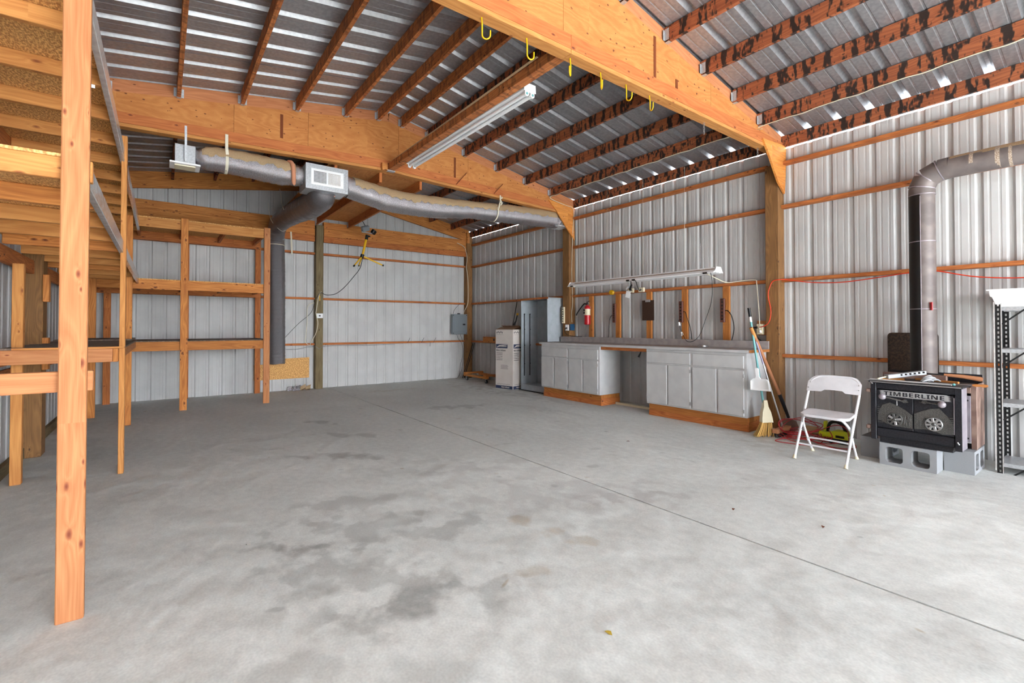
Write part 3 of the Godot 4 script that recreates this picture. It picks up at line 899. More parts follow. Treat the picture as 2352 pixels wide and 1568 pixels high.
func flex(called: String, m: Material, pts: Array, radii: Array, ridge := 0.004, dust := 0.0) -> void:
	var p := []
	var r := []
	for i in pts.size() - 1:
		var a: Vector3 = pts[max(i - 1, 0)]
		var d: Vector3 = pts[min(i + 2, pts.size() - 1)]
		var steps := int(maxf(2.0, pts[i].distance_to(pts[i + 1]) / 0.016))
		for k in steps:
			var f := float(k) / steps
			p.append(pts[i].cubic_interpolate(pts[i + 1], a, d, f))
			r.append(lerpf(radii[i], radii[i + 1], f * f * (3.0 - 2.0 * f)) + (ridge if p.size() % 2 else -ridge * 0.4) + rng.randf_range(-0.0025, 0.0025))
	p.append(pts[-1])
	r.append(radii[-1])
	var st := mb()
	tube(st, origin[T], p, r, 24)
	# dents
	var arr := st.commit_to_arrays()
	var vs: PackedVector3Array = arr[Mesh.ARRAY_VERTEX]
	var dent := noise(91, 9.0, 2)
	for i in vs.size():
		var q := vs[i]
		var k := dent.get_noise_3d(q.x, q.y, q.z)
		vs[i] = q + Vector3(0.0, k, k * 0.6) * 0.009
	arr[Mesh.ARRAY_VERTEX] = vs
	var am := ArrayMesh.new()
	am.add_surface_from_arrays(Mesh.PRIMITIVE_TRIANGLES, arr)
	var st2 := mb()
	st2.create_from(am, 0)
	st2.generate_normals()
	part(called, st2, m)
	if dust > 0.0:
		var rows := []
		var edge := noise(92, 1.0, 3)
		for i in range(6, p.size() - 4, 2):
			var row := []
			for k in 13:
				var f := (k - 6) / 6.0
				var an := f * dust * (1.0 + 0.16 * edge.get_noise_2d(i * 0.12, 10.0 * signf(f)) + 0.1 * edge.get_noise_2d(i * 0.5, 40.0 * signf(f)))
				var q: Vector3 = p[i] - origin[T] + Vector3(0, cos(an), sin(an)) * (r[i] + 0.0008)
				var kk := dent.get_noise_3d(q.x, q.y, q.z)
				row.append(q + Vector3(0.0, kk, kk * 0.6) * 0.009 + Vector3(0, cos(an), sin(an)) * 0.0045)
			rows.append(row)
		var ds := mb()
		for i in rows.size() - 1:
			for k in 12:
				var n := Vector3(0, cos((k - 5.5) / 6.0 * dust), sin((k - 5.5) / 6.0 * dust))
				quad(ds, rows[i][k], rows[i][k + 1], rows[i + 1][k + 1], rows[i + 1][k], n)
		ds.generate_normals()
		part("dust", ds, M.dust)

func strap(called: String, m: Material, c: Vector3, r: float, width: float, top: Vector3) -> void:
	var ring := mb()
	tube(ring, origin[T], [c - Vector3(width * 0.5, 0, 0), c + Vector3(width * 0.5, 0, 0)], r, 20, false)
	part(called, ring, m)
	if top != Vector3.ZERO:
		barp(called + "_tail", m, Vector3(c.x, c.y + r * 0.25, c.z + r * 1.02), Vector3(top.x, 3.26, 3.674), width, 0.003, Vector3.BACK, 0.0)
		barp(called + "_tail", m, Vector3(top.x, 3.258, 3.674), top, width, 0.003, Vector3.BACK, 0.0)

func build_ducts() -> void:
	# plenum with its register
	thing("plenum_box", "galvanized metal plenum box with white air register under farther beam", "duct box", Vector3(-4.41, 2.963, 3.5))
	boxp("box", M.galv, -4.671, -4.154, 2.963, 3.272, 3.33, 3.68, 0.004)
	for q in [[-4.674, -4.151, 2.958, 2.985], [-4.674, -4.151, 3.252, 3.277], [-4.674, -4.645, 2.985, 3.252], [-4.180, -4.151, 2.985, 3.252]]:
		boxp("corner_flange", M.galv, q[0], q[1], q[2], q[3], 3.6805, 3.6845, 0.001)
	boxp("register_frame", M.white, -4.611, -4.210, 3.017, 3.220, 3.6805, 3.687, 0.002)
	boxp("register_opening", M.ink, -4.580, -4.425, 3.045, 3.192, 3.6872, 3.674, 0.0)
	boxp("register_opening", M.grime, -4.405, -4.245, 3.045, 3.192, 3.6872, 3.674, 0.0)
	for i in 11:
		boxp("louvre", M.white, -4.580 + i * 0.0152, -4.576 + i * 0.0152, 3.045, 3.192, 3.6886, 3.694, 0.0005, 1)
		boxp("louvre", M.white, -4.405 + i * 0.0152, -4.399 + i * 0.0152, 3.045, 3.192, 3.6886, 3.694, 0.0005, 1)
	for j in 9:
		var y := 3.052 + j * 0.0172
		boxp("crossbar", M.white, -4.580, -4.245, y - 0.002, y + 0.002, 3.689, 3.6925, 0.0005, 0)
	barp("register_lever", M.white, Vector3(-4.232, 3.11, 3.69), Vector3(-4.232, 3.14, 3.70), 0.006, 0.006)
	# main supply duct: back under the platform, then down the wall
	thing("supply_duct", "dark foil-wrapped main duct bending down from plenum to the OSB offcut", "duct", Vector3(-4.40, 0.545, 0.35))
	flex("horizontal_run", M.dark_foil, [Vector3(-4.42, 3.00, 3.50), Vector3(-4.42, 2.93, 3.44), Vector3(-4.43, 2.92, 3.2), Vector3(-4.43, 2.93, 2.9), Vector3(-4.44, 3.01, 1.9), Vector3(-4.44, 3.06, 1.0), Vector3(-4.43, 3.03, 0.55), Vector3(-4.425, 2.86, 0.38)], [0.15, 0.165, 0.168, 0.172, 0.162, 0.155, 0.150, 0.140], 0.001)
	flex("drop", M.dark_foil, [Vector3(-4.425, 2.87, 0.375), Vector3(-4.42, 2.75, 0.34), Vector3(-4.41, 2.3, 0.34), Vector3(-4.40, 1.4, 0.34), Vector3(-4.385, 0.545, 0.34)], [0.138, 0.146, 0.150, 0.148, 0.140], 0.001)
	strapring(Vector3(-4.425, 2.84, 0.365), 0.152, 0.03, M.galv)
	strapring(Vector3(-4.42, 2.73, 0.345), 0.154, 0.008, M.cream)
	tubep("hanger_wire", M.cord_white, spline([Vector3(-4.66, 3.34, 2.0), Vector3(-4.60, 3.02, 2.0), Vector3(-4.44, 2.845, 2.0), Vector3(-4.30, 2.95, 2.0)], 6), 0.003, 5)
	tubep("hanger_wire", M.cord_white, spline([Vector3(-4.66, 3.34, 1.0), Vector3(-4.61, 3.05, 1.0), Vector3(-4.46, 2.89, 1.0), Vector3(-4.38, 2.90, 1.0)], 6), 0.003, 5)
	tubep("torn_wrap", M.pink_foil, spline([Vector3(-4.42, 2.945, 3.52), Vector3(-4.36, 2.93, 3.58), Vector3(-4.28, 2.94, 3.55)], 5), [0.006, 0.014, 0.018, 0.02, 0.018, 0.02, 0.021, 0.018, 0.014, 0.012, 0.006], 8)
	# right branch
	thing("flexible_duct", "long dusty silver flexible duct sagging from plenum to the right wall", "duct", Vector3(-2.2, 2.9, 3.5), "silver flexible ducts")
	var pr := [Vector3(-4.152, 3.10, 3.5), Vector3(-4.04, 3.10, 3.5), Vector3(-3.5, 3.02, 3.5), Vector3(-2.85, 3.025, 3.5), Vector3(-2.15, 3.085, 3.5), Vector3(-1.3, 3.13, 3.5), Vector3(-0.42, 3.165, 3.5), Vector3(-0.35, 3.16, 3.5)]
	flex("duct", M.foil, pr, [0.128, 0.145, 0.156, 0.155, 0.132, 0.148, 0.150, 0.112], 0.004, 1.5)
	strap("strap", M.cord_white, Vector3(-1.72, 3.105, 3.5), 0.150, 0.022, Vector3(-1.70, 3.36, 3.674))
	var knob := mb()
	for i in 7:
		var q := Vector3(-1.70 + rng.randf_range(-0.015, 0.015), 3.30 - i * 0.018, 3.68 + rng.randf_range(-0.005, 0.012))
		tube(knob, origin[T], [q, q + Vector3(rng.randf_range(-0.02, 0.02), 0.03, 0.01)], 0.011, 6)
	part("strap_knot", knob, M.cord_white)
	abox_part("end_boot", M.galv, -0.35, -0.19, 3.05, 3.215, 3.42, 3.60)
	abox_part("register_flange", M.white, -0.43, -0.13, 3.035, 3.049, 3.36, 3.66)
	barp("hanger_strap", M.galv, Vector3(-0.33, 3.04, 3.66), Vector3(-0.36, 3.36, 3.674), 0.02, 0.002, Vector3.BACK, 0.0)
	# left branch
	thing("flexible_duct", "short dusty silver flexible duct from plenum to the square ceiling diffuser on left", "duct", Vector3(-5.3, 2.9, 3.5), "silver flexible ducts")
	flex("duct", M.foil, [Vector3(-4.672, 3.135, 3.5), Vector3(-4.75, 3.14, 3.5), Vector3(-4.97, 3.145, 3.5), Vector3(-5.45, 3.16, 3.5), Vector3(-5.70, 3.15, 3.5), Vector3(-5.81, 3.13, 3.5)], [0.105, 0.13, 0.150, 0.140, 0.128, 0.085], 0.004, 1.5)
	tubep("collar", M.galv, [Vector3(-4.672, 3.135, 3.5), Vector3(-4.75, 3.14, 3.5)], 0.108, 20)
	tubep("torn_wrap", M.pink_foil, spline([Vector3(-4.86, 3.28, 3.56), Vector3(-4.82, 3.25, 3.62), Vector3(-4.81, 3.13, 3.66), Vector3(-4.80, 3.03, 3.63), Vector3(-4.79, 2.99, 3.60)], 4), [0.012, 0.02, 0.022, 0.024, 0.024, 0.026, 0.025, 0.026, 0.025, 0.026, 0.026, 0.026, 0.025, 0.022, 0.02, 0.016, 0.01], 8)
	strap("strap", M.cord_white, Vector3(-5.51, 3.16, 3.5), 0.146, 0.03, Vector3(-5.52, 3.42, 3.674))
	abox_part("diffuser_box", M.galv, -6.00, -5.81, 3.03, 3.235, 3.40, 3.60)
	prismp("diffuser_frame", M.white, Transform3D(Basis(Vector3(1, 0, 0), Vector3(0, 0, 1), Vector3(0, -1, 0)), Vector3(-5.905, 3.03, 3.5)), [Vector2(-0.14, -0.13), Vector2(0.14, -0.13), Vector2(0.14, 0.13), Vector2(-0.14, 0.13)], 0.018)
	prismp("diffuser_grille", M.cream, Transform3D(Basis(Vector3(1, 0, 0), Vector3(0, 0, 1), Vector3(0, -1, 0)), Vector3(-5.905, 3.0118, 3.5)), [Vector2(-0.095, -0.085), Vector2(0.095, -0.085), Vector2(0.095, 0.085), Vector2(-0.095, 0.085)], 0.012)
	barp("hanger_strap", M.galv, Vector3(-5.90, 3.04, 3.65), Vector3(-5.905, 3.42, 3.674), 0.022, 0.002, Vector3.BACK, 0.0)

func abox_part(called: String, m: Material, x0: float, x1: float, y0: float, y1: float, z0: float, z1: float) -> void:
	boxp(called, m, x0, x1, y0, y1, z0, z1, 0.004)

func strapring(c: Vector3, r: float, width: float, m: Material) -> void:
	tubep("band", m, [c - Vector3(0, width * 0.5, 0), c + Vector3(0, width * 0.5, 0)], r, 20)

# ---------------------------------------------------------------- overhead platform, lights, hooks
func build_overhead() -> void:
	thing("ceiling_platform", "plywood storage platform on three joists between far beam and back wall", "platform", Vector3(-3.7, 3.24, 1.9))
	for x in [-4.27, -3.66, -3.05]:
		boxp("joist", M.girt, x - 0.019, x + 0.019, 3.24, 3.378, 0.175, 3.555)
		boxp("joist_hanger", M.galv, x - 0.024, x - 0.0195, 3.25, 3.36, 0.18, 0.25, 0.0)
	boxp("deck_board", M.ply, -4.34, -3.662, 3.379, 3.394, 0.13, 3.545, 0.001)
	boxp("deck_board", M.ply, -3.659, -3.02, 3.379, 3.394, 0.13, 3.545, 0.001)

	thing("light_plank", "dusty orange plank spanning the two box beams above ceiling light fixture", "plank", Vector3(-3.57, 3.345, 5.39))
	barp("plank", M.clean_purlin, Vector3(-3.57, 3.43, 3.665), Vector3(-3.53, 3.43, 7.18), 0.09, 0.09)
	boxp("dust", M.dust, -3.61, -3.585, 3.4755, 3.483, 3.75, 6.9, 0.003)
	boxp("end_block", M.rail, -3.70, -3.622, 3.37, 3.47, 3.675, 3.715, 0.003, 0)
	boxp("end_bracket", M.galv, -3.625, -3.515, 3.37, 3.384, 3.664, 3.72, 0.001)
	thing("light_fixture", "long white two-tube strip light mounted beside plank under the roof", "light fixture", Vector3(-3.42, 3.3, 5.35), "unlit white strip lights")
	strip_light(Vector3(-3.445, 3.405, 4.10), Vector3(-3.405, 3.405, 6.56), true)
	for zz in [4.5, 5.3, 6.1]:
		boxp("mounting_bracket", M.galv, -3.535, -3.40, 3.4505, 3.456, zz, zz + 0.05, 0.001)
	thing("light_fixture", "long white dusty strip light hanging above workbench on chains", "light fixture", Vector3(-0.5, 1.9, 5.4), "unlit white strip lights")
	strip_light(Vector3(-0.47, 1.975, 4.06), Vector3(-0.47, 1.975, 6.70), false)
	lead("black_lead", [Vector3(-0.58, 1.90, 6.66), Vector3(-0.45, 1.80, 6.60), Vector3(-0.30, 1.55, 6.50), Vector3(-0.22, 1.30, 6.36), Vector3(-0.21, 1.12, 6.28), Vector3(-0.20, 1.03, 6.18), Vector3(-0.20, 1.02, 6.08), Vector3(-0.16, 1.10, 5.99), Vector3(-0.12, 1.15, 5.945)], 0.0035, M.cord_black)
	lead("white_lead", [Vector3(-0.55, 1.89, 6.60), Vector3(-0.40, 1.85, 6.62), Vector3(-0.20, 1.80, 6.66), Vector3(-0.11, 1.815, 6.80), Vector3(-0.10, 1.815, 6.97), Vector3(-0.11, 1.76, 7.0), Vector3(-0.12, 1.55, 7.02), Vector3(-0.13, 1.30, 7.04), Vector3(-0.15, 1.19, 7.05)], 0.006, M.cord_white)

	var hooks := [[-4.37, 0.6, "leftmost yellow hook screwed into nearer beam, nearest the camera"], [-3.98, 0.2, "second yellow hook from left along nearer beam"], [-3.545, 2.5, "third yellow hook along nearer beam, above ceiling light"], [-3.20, 2.2, "fourth yellow hook along nearer beam"], [-2.88, 1.5, "fifth yellow hook along nearer beam, turned edge-on"], [-2.555, 2.0, "last yellow hook along nearer beam, farthest right and widest open"]]
	for h in hooks:
		var top := Vector3(h[0], 3.330, 7.236)
		var st := mb()
		var dir := Vector3(cos(h[1]), 0, sin(h[1]))
		var pts := [top + Vector3(0, 0.02, 0), top + Vector3(0, -0.02, 0.003), top + Vector3(0, -0.06, 0.008)]
		for k in 10:
			var a := PI * k / 9.0
			pts.append(top + Vector3(0, -0.125, 0.008) + dir * 0.028 * (1.0 - cos(a)) + Vector3(0, -0.03 * sin(a), 0))
		pts.append(pts[-1] + Vector3(0, 0.03, 0))
		tube(st, Vector3.ZERO, pts, 0.0052, 8)
		single("yellow_hook", st, M.yellow, h[2], "hook", "yellow hooks along the nearer beam")

	# two short chains left under the near beam
	for c in [[Vector3(-1.64, 3.325, 7.22), "short dangling chain under nearer beam, farther from right wall"], [Vector3(-0.52, 3.314, 7.22), "short dangling chain under nearer beam, beside its gusset"]]:
		thing("chain", c[1], "chain", c[0], "dangling chains")
		chain(c[0], 0.13)
	var st2 := mb()
	for z in [4.12, 4.75, 5.45, 6.15]:
		tube(st2, Vector3.ZERO, [Vector3(-0.35, 3.42, z), Vector3(-0.37, 2.75, z + 0.01), Vector3(-0.36, 2.05, z)], 0.0016, 4)
	var strings := single("hanging_strings", st2, M.cord_white, "four thin strings hanging from eave purlin above the workbench", "string")
	strings.set_meta("kind", "stuff")
	# white cable stapled under the lowest purlin
	st2 = mb()
	var pts := []
	for k in 30:
		var z := 10.9 - k * 0.126
		pts.append(Vector3(-0.64, roof_y(-0.62) - 0.158 - (0.012 if k % 4 == 1 else 0.0), z))
	pts.append(Vector3(-0.67, 3.46, 7.345))
	tube(st2, Vector3.ZERO, spline(pts, 3), 0.0045, 6)
	single("cable", st2, M.cord_white, "pale cable stapled under lowest purlin nearest the stove pipe", "cable", "pale wiring cables")
	st2 = mb()
	pts = []
	for k in 27:
		var z := 7.05 - k * 0.128
		pts.append(Vector3(-0.64, roof_y(-0.62) - 0.152 - (0.010 if k % 4 == 1 else 0.0), z))
	pts.append_array([Vector3(-0.63, 3.47, 3.70), Vector3(-0.30, 3.41, 3.705), Vector3(-0.10, 3.38, 3.705), Vector3(-0.085, 3.2, 3.70), Vector3(-0.09, 2.8, 3.675), Vector3(-0.10, 2.2, 3.668), Vector3(-0.085, 1.7, 3.67), Vector3(-0.11, 1.45, 3.67), Vector3(-0.10, 1.31, 3.67)])
	tube(st2, Vector3.ZERO, spline(pts, 3), 0.0055, 6)
	single("cable", st2, M.cord_white, "pale cable running under purlin then down post beside tall grey cabinet", "cable", "pale wiring cables")

func chain(top: Vector3, length: float) -> void:
	var n := int(length / 0.024)
	for i in n:
		var c := top - Vector3(0, 0.014 + i * 0.024, 0)
		var ax := Vector3(1, 0, 0) if i % 2 else Vector3(0, 0, 1)
		var pts := []
		for k in 13:
			var a := TAU * k / 12.0
			pts.append(c + ax * 0.008 * cos(a) + Vector3(0, 0.016 * sin(a), 0))
		tubep("link", M.steel, pts, 0.0022, 5)

# A two-tube strip light from a to b: channel housing, tubes, end sockets.
func strip_light(a: Vector3, b: Vector3, overhead: bool) -> void:
	var d := (b - a).normalized()
	var x := Vector3.UP.cross(d).normalized()
	var xf := Transform3D(Basis(x, Vector3.UP, d), a)
	var len := a.distance_to(b)
	if overhead:
		prismp("housing", M.white, xf, [Vector2(-0.062, 0.045), Vector2(0.062, 0.045), Vector2(0.066, 0.03), Vector2(0.066, -0.015), Vector2(0.020, -0.030), Vector2(-0.020, -0.030), Vector2(-0.066, -0.015), Vector2(-0.066, 0.03)], len)
	else:
		prismp("housing", M.white, xf, [Vector2(-0.040, 0.0), Vector2(0.040, 0.0), Vector2(0.055, -0.022), Vector2(0.105, -0.058), Vector2(0.108, -0.075), Vector2(0.098, -0.072), Vector2(0.05, -0.034), Vector2(-0.05, -0.034), Vector2(-0.098, -0.072), Vector2(-0.108, -0.075), Vector2(-0.105, -0.058), Vector2(-0.055, -0.022)], len)
		for s in [-1.0]:
			var st := mb()
			var p0 := xf * Vector3(s * 0.058, -0.0225, 0.12)
			var p1 := xf * Vector3(s * 0.058, -0.0225, len - 0.02)
			bar(st, origin[T], p0, p1, 0.026, 0.003, Vector3(s * 0.6, 0.8, 0))
			part("dust", st, M.grime)
		for q in [len * 0.49, len * 0.53]:
			boxp("clip", M.black, a.x - 0.115, a.x - 0.08, a.y - 0.078, a.y - 0.055, a.z + q - 0.035, a.z + q + 0.02, 0.002)
		for q in [0.1, len - 0.12]:
			boxp("clip", M.black, a.x - 0.115, a.x - 0.09, a.y - 0.08, a.y - 0.060, a.z + q - 0.03, a.z + q + 0.03, 0.002)
		for q in [0.25, len - 0.25]:
			chain(xf * Vector3(0, 0.36, q), 0.36)
	for s in [-1.0, 1.0]:
		tubep("fluorescent_tube", M.white, [xf * Vector3(s * 0.034, -0.048, 0.03), xf * Vector3(s * 0.034, -0.048, len - 0.03)], 0.017, 12)
		for e in [0.0, len - 0.02]:
			prismp("socket", M.white, Transform3D(xf.basis, xf * Vector3(s * 0.034, -0.048, e)), [Vector2(-0.02, 0.03), Vector2(-0.022, -0.012), Vector2(-0.012, -0.024), Vector2(0.012, -0.024), Vector2(0.022, -0.012), Vector2(0.02, 0.03)], 0.02)
			if overhead and e > 0.0:
				tubep("contact", M.teal, [xf * Vector3(s * 0.034, -0.05, len), xf * Vector3(s * 0.034, -0.05, len + 0.004)], 0.012, 10)
	for e in [-0.004, len]:
		prismp("end_cap", M.white, Transform3D(xf.basis, xf * Vector3(0, 0, e)), [Vector2(-0.066, 0.046), Vector2(0.066, 0.046), Vector2(0.07, -0.028), Vector2(-0.07, -0.028)] if overhead else [Vector2(-0.05, 0.006), Vector2(0.05, 0.006), Vector2(0.10, -0.066), Vector2(-0.10, -0.066)], 0.004)

# ---------------------------------------------------------------- workbench side
func panel_door(called: String, z0: float, z1: float, y0: float, y1: float, hinge: int) -> void:
	var d := boxp(called, M.cab, -0.678, -0.6605, y0, y1, z0, z1, 0.004, 1)
	for s in ([0] if hinge == 0 else [1]):
		var z := z0 - 0.001 if s == 0 else z1 + 0.001
		for y in [y0 + 0.06, y1 - 0.06]:
			boxp("hinge", M.steel, -0.682, -0.6785, y - 0.022, y + 0.022, z - 0.008, z + 0.008, 0.001, 1, d)

func base_cabinet(label: String, z0: float, z1: float, y1: float, side_kick: bool) -> void:
	thing("base_cabinet", label, "cabinet", Vector3(-0.4, 0, (z0 + z1) * 0.5), "grey painted base cabinets")
	boxp("body", M.cab, -0.66, -0.19, 0.165, 0.918, z0, z1, 0.003, 1)
	boxp("toe_kick", M.kick, -0.615, -0.19, 0.0, 0.165, z0 + 0.012, z1 - 0.012, 0.002)
	boxp("baseboard", M.girt, -0.624, -0.6155, 0.0, 0.075, z0 + 0.012, z1 - 0.012, 0.002)
	if side_kick:
		boxp("side_baseboard", M.girt, -0.62, -0.19, 0.0, 0.11, z1 - 0.0115, z1 - 0.002, 0.002, 0)
	var m := (z0 + z1) * 0.5
	for h in [[z0 + 0.014, m - 0.018], [m + 0.018, z1 - 0.03]]:
		boxp("drawer", M.cab, -0.678, -0.6605, y1, y1 + 0.15, h[0], h[1], 0.004)
		var c: float = (h[0] + h[1]) * 0.5
		panel_door("door", h[0], c - 0.012, 0.182, y1 - 0.022, 0)
		panel_door("door", c + 0.012, h[1], 0.182, y1 - 0.022, 1)

func outlet_strip(label: String, at: Vector3, h: float, m: Material, face: Vector3, n: int, cream := false) -> void:
	thing("outlet_strip", label, "power strip", at, "wall-mounted outlet strips")
	var side := Vector3.UP.cross(face)
	var xf := Transform3D(Basis(side, Vector3.UP, face), at - origin[T])
	var st := mb()
	cbox(st, Transform3D(xf.basis, xf * Vector3(0, h * 0.5, 0.016)), Vector3(0.062, h, 0.032), 0.005)
	part("case", st, m)
	for i in n:
		var y := h * (0.13 + 0.72 * i / maxf(1.0, n - 1))
		st = mb()
		lathe(st, Transform3D(Basis(side, face, -Vector3.UP), xf * Vector3(0, y, 0.0322)), [Vector2(0.0, 0.0025), Vector2(0.013, 0.0025), Vector2(0.015, 0.0)], 12)
		part("outlet", st, M.black)
	st = mb()
	cbox(st, Transform3D(xf.basis, xf * Vector3(0, h * 0.95, 0.034)), Vector3(0.016, 0.022, 0.006), 0.002)
	part("switch", st, M.black)

func lead(called: String, pts: Array, r: float, m: Material) -> void:
	tubep(called, m, spline(pts, 6), r, 7)

func cord(label: String, pts: Array, r: float, m: Material, group := "loose power cords", called := "power_cord") -> void:
	var st := mb()
	tube(st, Vector3.ZERO, spline(pts, 6), r, 7)
	single(called, st, m, label, "cord", group)

func build_bench() -> void:
	base_cabinet("grey painted base cabinet with four doors beside tall open cabinet", 3.476, 4.864, 0.715, true)
	base_cabinet("grey painted base cabinet with four doors next to the brooms", 5.738, 7.146, 0.735, true)
	thing("countertop", "long grey laminate countertop with backsplash over the two base cabinets", "countertop", Vector3(-0.43, 0.918, 5.32))
	boxp("top", M.counter, -0.69, -0.172, 0.919, 0.955, 3.44, 7.175, 0.004)
	boxp("backsplash", M.counter, -0.19, -0.168, 0.9555, 1.05, 3.46, 7.175, 0.003)
	boxp("end_edge", M.kick, -0.66, -0.172, 0.921, 0.952, 7.1755, 7.178, 0.001, 0)
	boxp("front_trim", M.cab, -0.692, -0.6905, 0.920, 0.953, 3.45, 7.17, 0.0)
	boxp("support_rail", M.girt, -0.64, -0.60, 0.872, 0.918, 4.87, 5.73)
	boxp("floor_batten", M.cream, -0.32, -0.28, 0.0, 0.035, 4.88, 5.73)
	thing("cord_hook", "dark plug end hanging under countertop in the gap between cabinets", "plug", Vector3(-0.6, 0.8, 5.58))
	tubep("plug", M.cord_black, [Vector3(-0.60, 0.87, 5.60), Vector3(-0.60, 0.83, 5.58), Vector3(-0.61, 0.79, 5.565)], [0.006, 0.012, 0.014], 8)
	thing("tape_roll", "small grey metal disc lying on the countertop near backsplash", "disc", Vector3(-0.3, 0.955, 6.38))
	var st := mb()
	lathe(st, Transform3D(Basis(), Vector3.ZERO), [Vector2(0.0, 0.03), Vector2(0.02, 0.034), Vector2(0.024, 0.028), Vector2(0.055, 0.024), Vector2(0.06, 0.004), Vector2(0.055, 0.0), Vector2(0.0, 0.0)], 18)
	part("disc", st, M.steel)
	st = mb()
	for k in 2:
		tube(st, Vector3.ZERO, spline([Vector3(-0.45, 0.958, 5.2 + k * 0.02), Vector3(-0.40, 0.958, 5.6), Vector3(-0.36 - k * 0.03, 0.958, 6.0), Vector3(-0.3, 0.960, 6.3)], 5), 0.003, 5)
	single("twin_wire", st, M.kraft, "thin brown twin wire lying along the countertop", "wire")

	# tall cabinet, open at the front
	thing("tall_cabinet", "tall narrow grey cabinet without doors between white box and workbench", "cabinet", Vector3(-0.23, 0, 3.0))
	boxp("side_panel", M.grey_cab, -0.45, -0.02, 0.0, 1.745, 2.60, 2.622, 0.002, 1)
	boxp("side_panel", M.grey_cab, -0.45, -0.02, 0.0, 1.745, 3.378, 3.40, 0.002, 1)
	boxp("back_panel", M.grey_cab, -0.05, -0.03, 0.06, 1.74, 2.623, 3.377, 0.001, 1)
	boxp("top_panel", M.grey_cab, -0.45, -0.02, 1.746, 1.765, 2.60, 3.40, 0.002)
	boxp("top_trim", M.girt, -0.46, -0.451, 1.735, 1.772, 2.60, 3.42, 0.002)
	boxp("bottom_panel", M.grey_cab, -0.449, -0.052, 0.10, 0.12, 2.623, 3.377, 0.002)
	boxp("plinth", M.grey_cab, -0.445, -0.425, 0.0, 0.099, 2.623, 3.377, 0.002)
	boxp("bottom_track", M.black, -0.47, -0.455, 0.0, 0.012, 2.60, 3.40, 0.001)
	boxp("bottom_track", M.black, -0.50, -0.488, 0.0, 0.010, 2.60, 3.40, 0.001)
	for x in [-0.385, -0.245]:
		boxp("shelf_standard", M.black, x - 0.008, x + 0.008, 0.27, 1.48, 2.6225, 2.632, 0.001, 1)
		for y in [0.50, 0.86, 1.17, 1.47]:
			boxp("bracket", M.black, x - 0.014, x + 0.010, y, y + 0.014, 2.632, 2.645, 0.001)

	# slim studs between the girts
	var labels := ["first orange stud from tall cabinet, behind fire extinguisher", "second orange stud from tall cabinet, with first outlet strip", "orange stud behind the brown clipboard", "orange stud with outlet strip under the chain-hung light", "orange stud nearest the brooms, with outlet strip"]
	var zs := [4.13, 4.735, 5.35, 5.965, 6.585]
	for i in 5:
		thing("wall_stud", labels[i], "stud", Vector3(-0.07, 0.896, zs[i]), "orange studs above the workbench")
		boxp("stud", M.kick, -0.092, -0.054, 0.897, 1.763, zs[i] - 0.045, zs[i] + 0.045, 0.003, 1)
	outlet_strip("mauve outlet strip beside second orange stud, a black cord plugged low", Vector3(-0.093, 1.296, 4.68), 0.31, M.brown_plate, Vector3.LEFT, 7)
	lead("cord", [Vector3(-0.11, 1.42, 4.66), Vector3(-0.12, 1.38, 4.60), Vector3(-0.12, 1.22, 4.57), Vector3(-0.12, 1.10, 4.565), Vector3(-0.12, 1.02, 4.55)], 0.005, M.cord_black)
	outlet_strip("mauve outlet strip under chain-hung light with white plug at bottom", Vector3(-0.093, 1.286, 5.925), 0.305, M.brown_plate, Vector3.LEFT, 6)
	lead("cord", [Vector3(-0.11, 1.44, 5.96), Vector3(-0.12, 1.43, 6.0), Vector3(-0.12, 1.34, 6.03), Vector3(-0.12, 1.20, 6.08), Vector3(-0.12, 1.02, 6.10)], 0.005, M.cord_black)
	outlet_strip("mauve outlet strip nearest brooms, black cord from its side", Vector3(-0.093, 1.285, 6.55), 0.315, M.brown_plate, Vector3.LEFT, 6)
	lead("cord", [Vector3(-0.11, 1.44, 6.59), Vector3(-0.12, 1.43, 6.63), Vector3(-0.12, 1.36, 6.68), Vector3(-0.12, 1.20, 6.71), Vector3(-0.12, 1.02, 6.67)], 0.006, M.cord_black)
	outlet_strip("cream outlet strip with black sockets on post beside tall cabinet", Vector3(-0.1515, 1.29, 3.515), 0.30, M.cream, Vector3.LEFT, 6)
	thing("plug", "white plugs dangling below outlet strip under chain-hung light", "plug", Vector3(-0.12, 1.2, 5.92))
	tubep("adapter", M.white, [Vector3(-0.135, 1.29, 5.905), Vector3(-0.135, 1.24, 5.915)], [0.014, 0.017], 8)
	tubep("lead", M.cord_black, spline([Vector3(-0.135, 1.24, 5.915), Vector3(-0.13, 1.18, 5.93), Vector3(-0.13, 1.14, 5.945)], 4), 0.003, 6)
	tubep("plug_body", M.white, [Vector3(-0.13, 1.15, 5.94), Vector3(-0.13, 1.115, 5.955), Vector3(-0.13, 1.10, 5.94)], [0.013, 0.018, 0.012], 8)
	tubep("lead", M.cord_black, spline([Vector3(-0.12, 1.33, 5.93), Vector3(-0.14, 1.325, 5.905), Vector3(-0.137, 1.29, 5.905)], 4), 0.003, 6)

	# fire extinguisher
	thing("fire_extinguisher", "red fire extinguisher with black hose hung on first orange stud", "extinguisher", Vector3(-0.16, 1.262, 4.115))
	st = mb()
	var fx := Transform3D(Basis(), Vector3.ZERO)
	lathe(st, fx, [Vector2(0.0, 0.0), Vector2(0.048, 0.0), Vector2(0.054, 0.01), Vector2(0.054, 0.285), Vector2(0.046, 0.315), Vector2(0.02, 0.335), Vector2(0.02, 0.345)], 22)
	part("cylinder", st, M.red)
	st = mb()
	lathe(st, fx, [Vector2(0.0545, 0.165), Vector2(0.0548, 0.166), Vector2(0.0548, 0.272), Vector2(0.0545, 0.273)], 22)
	part("label", st, M.cream)
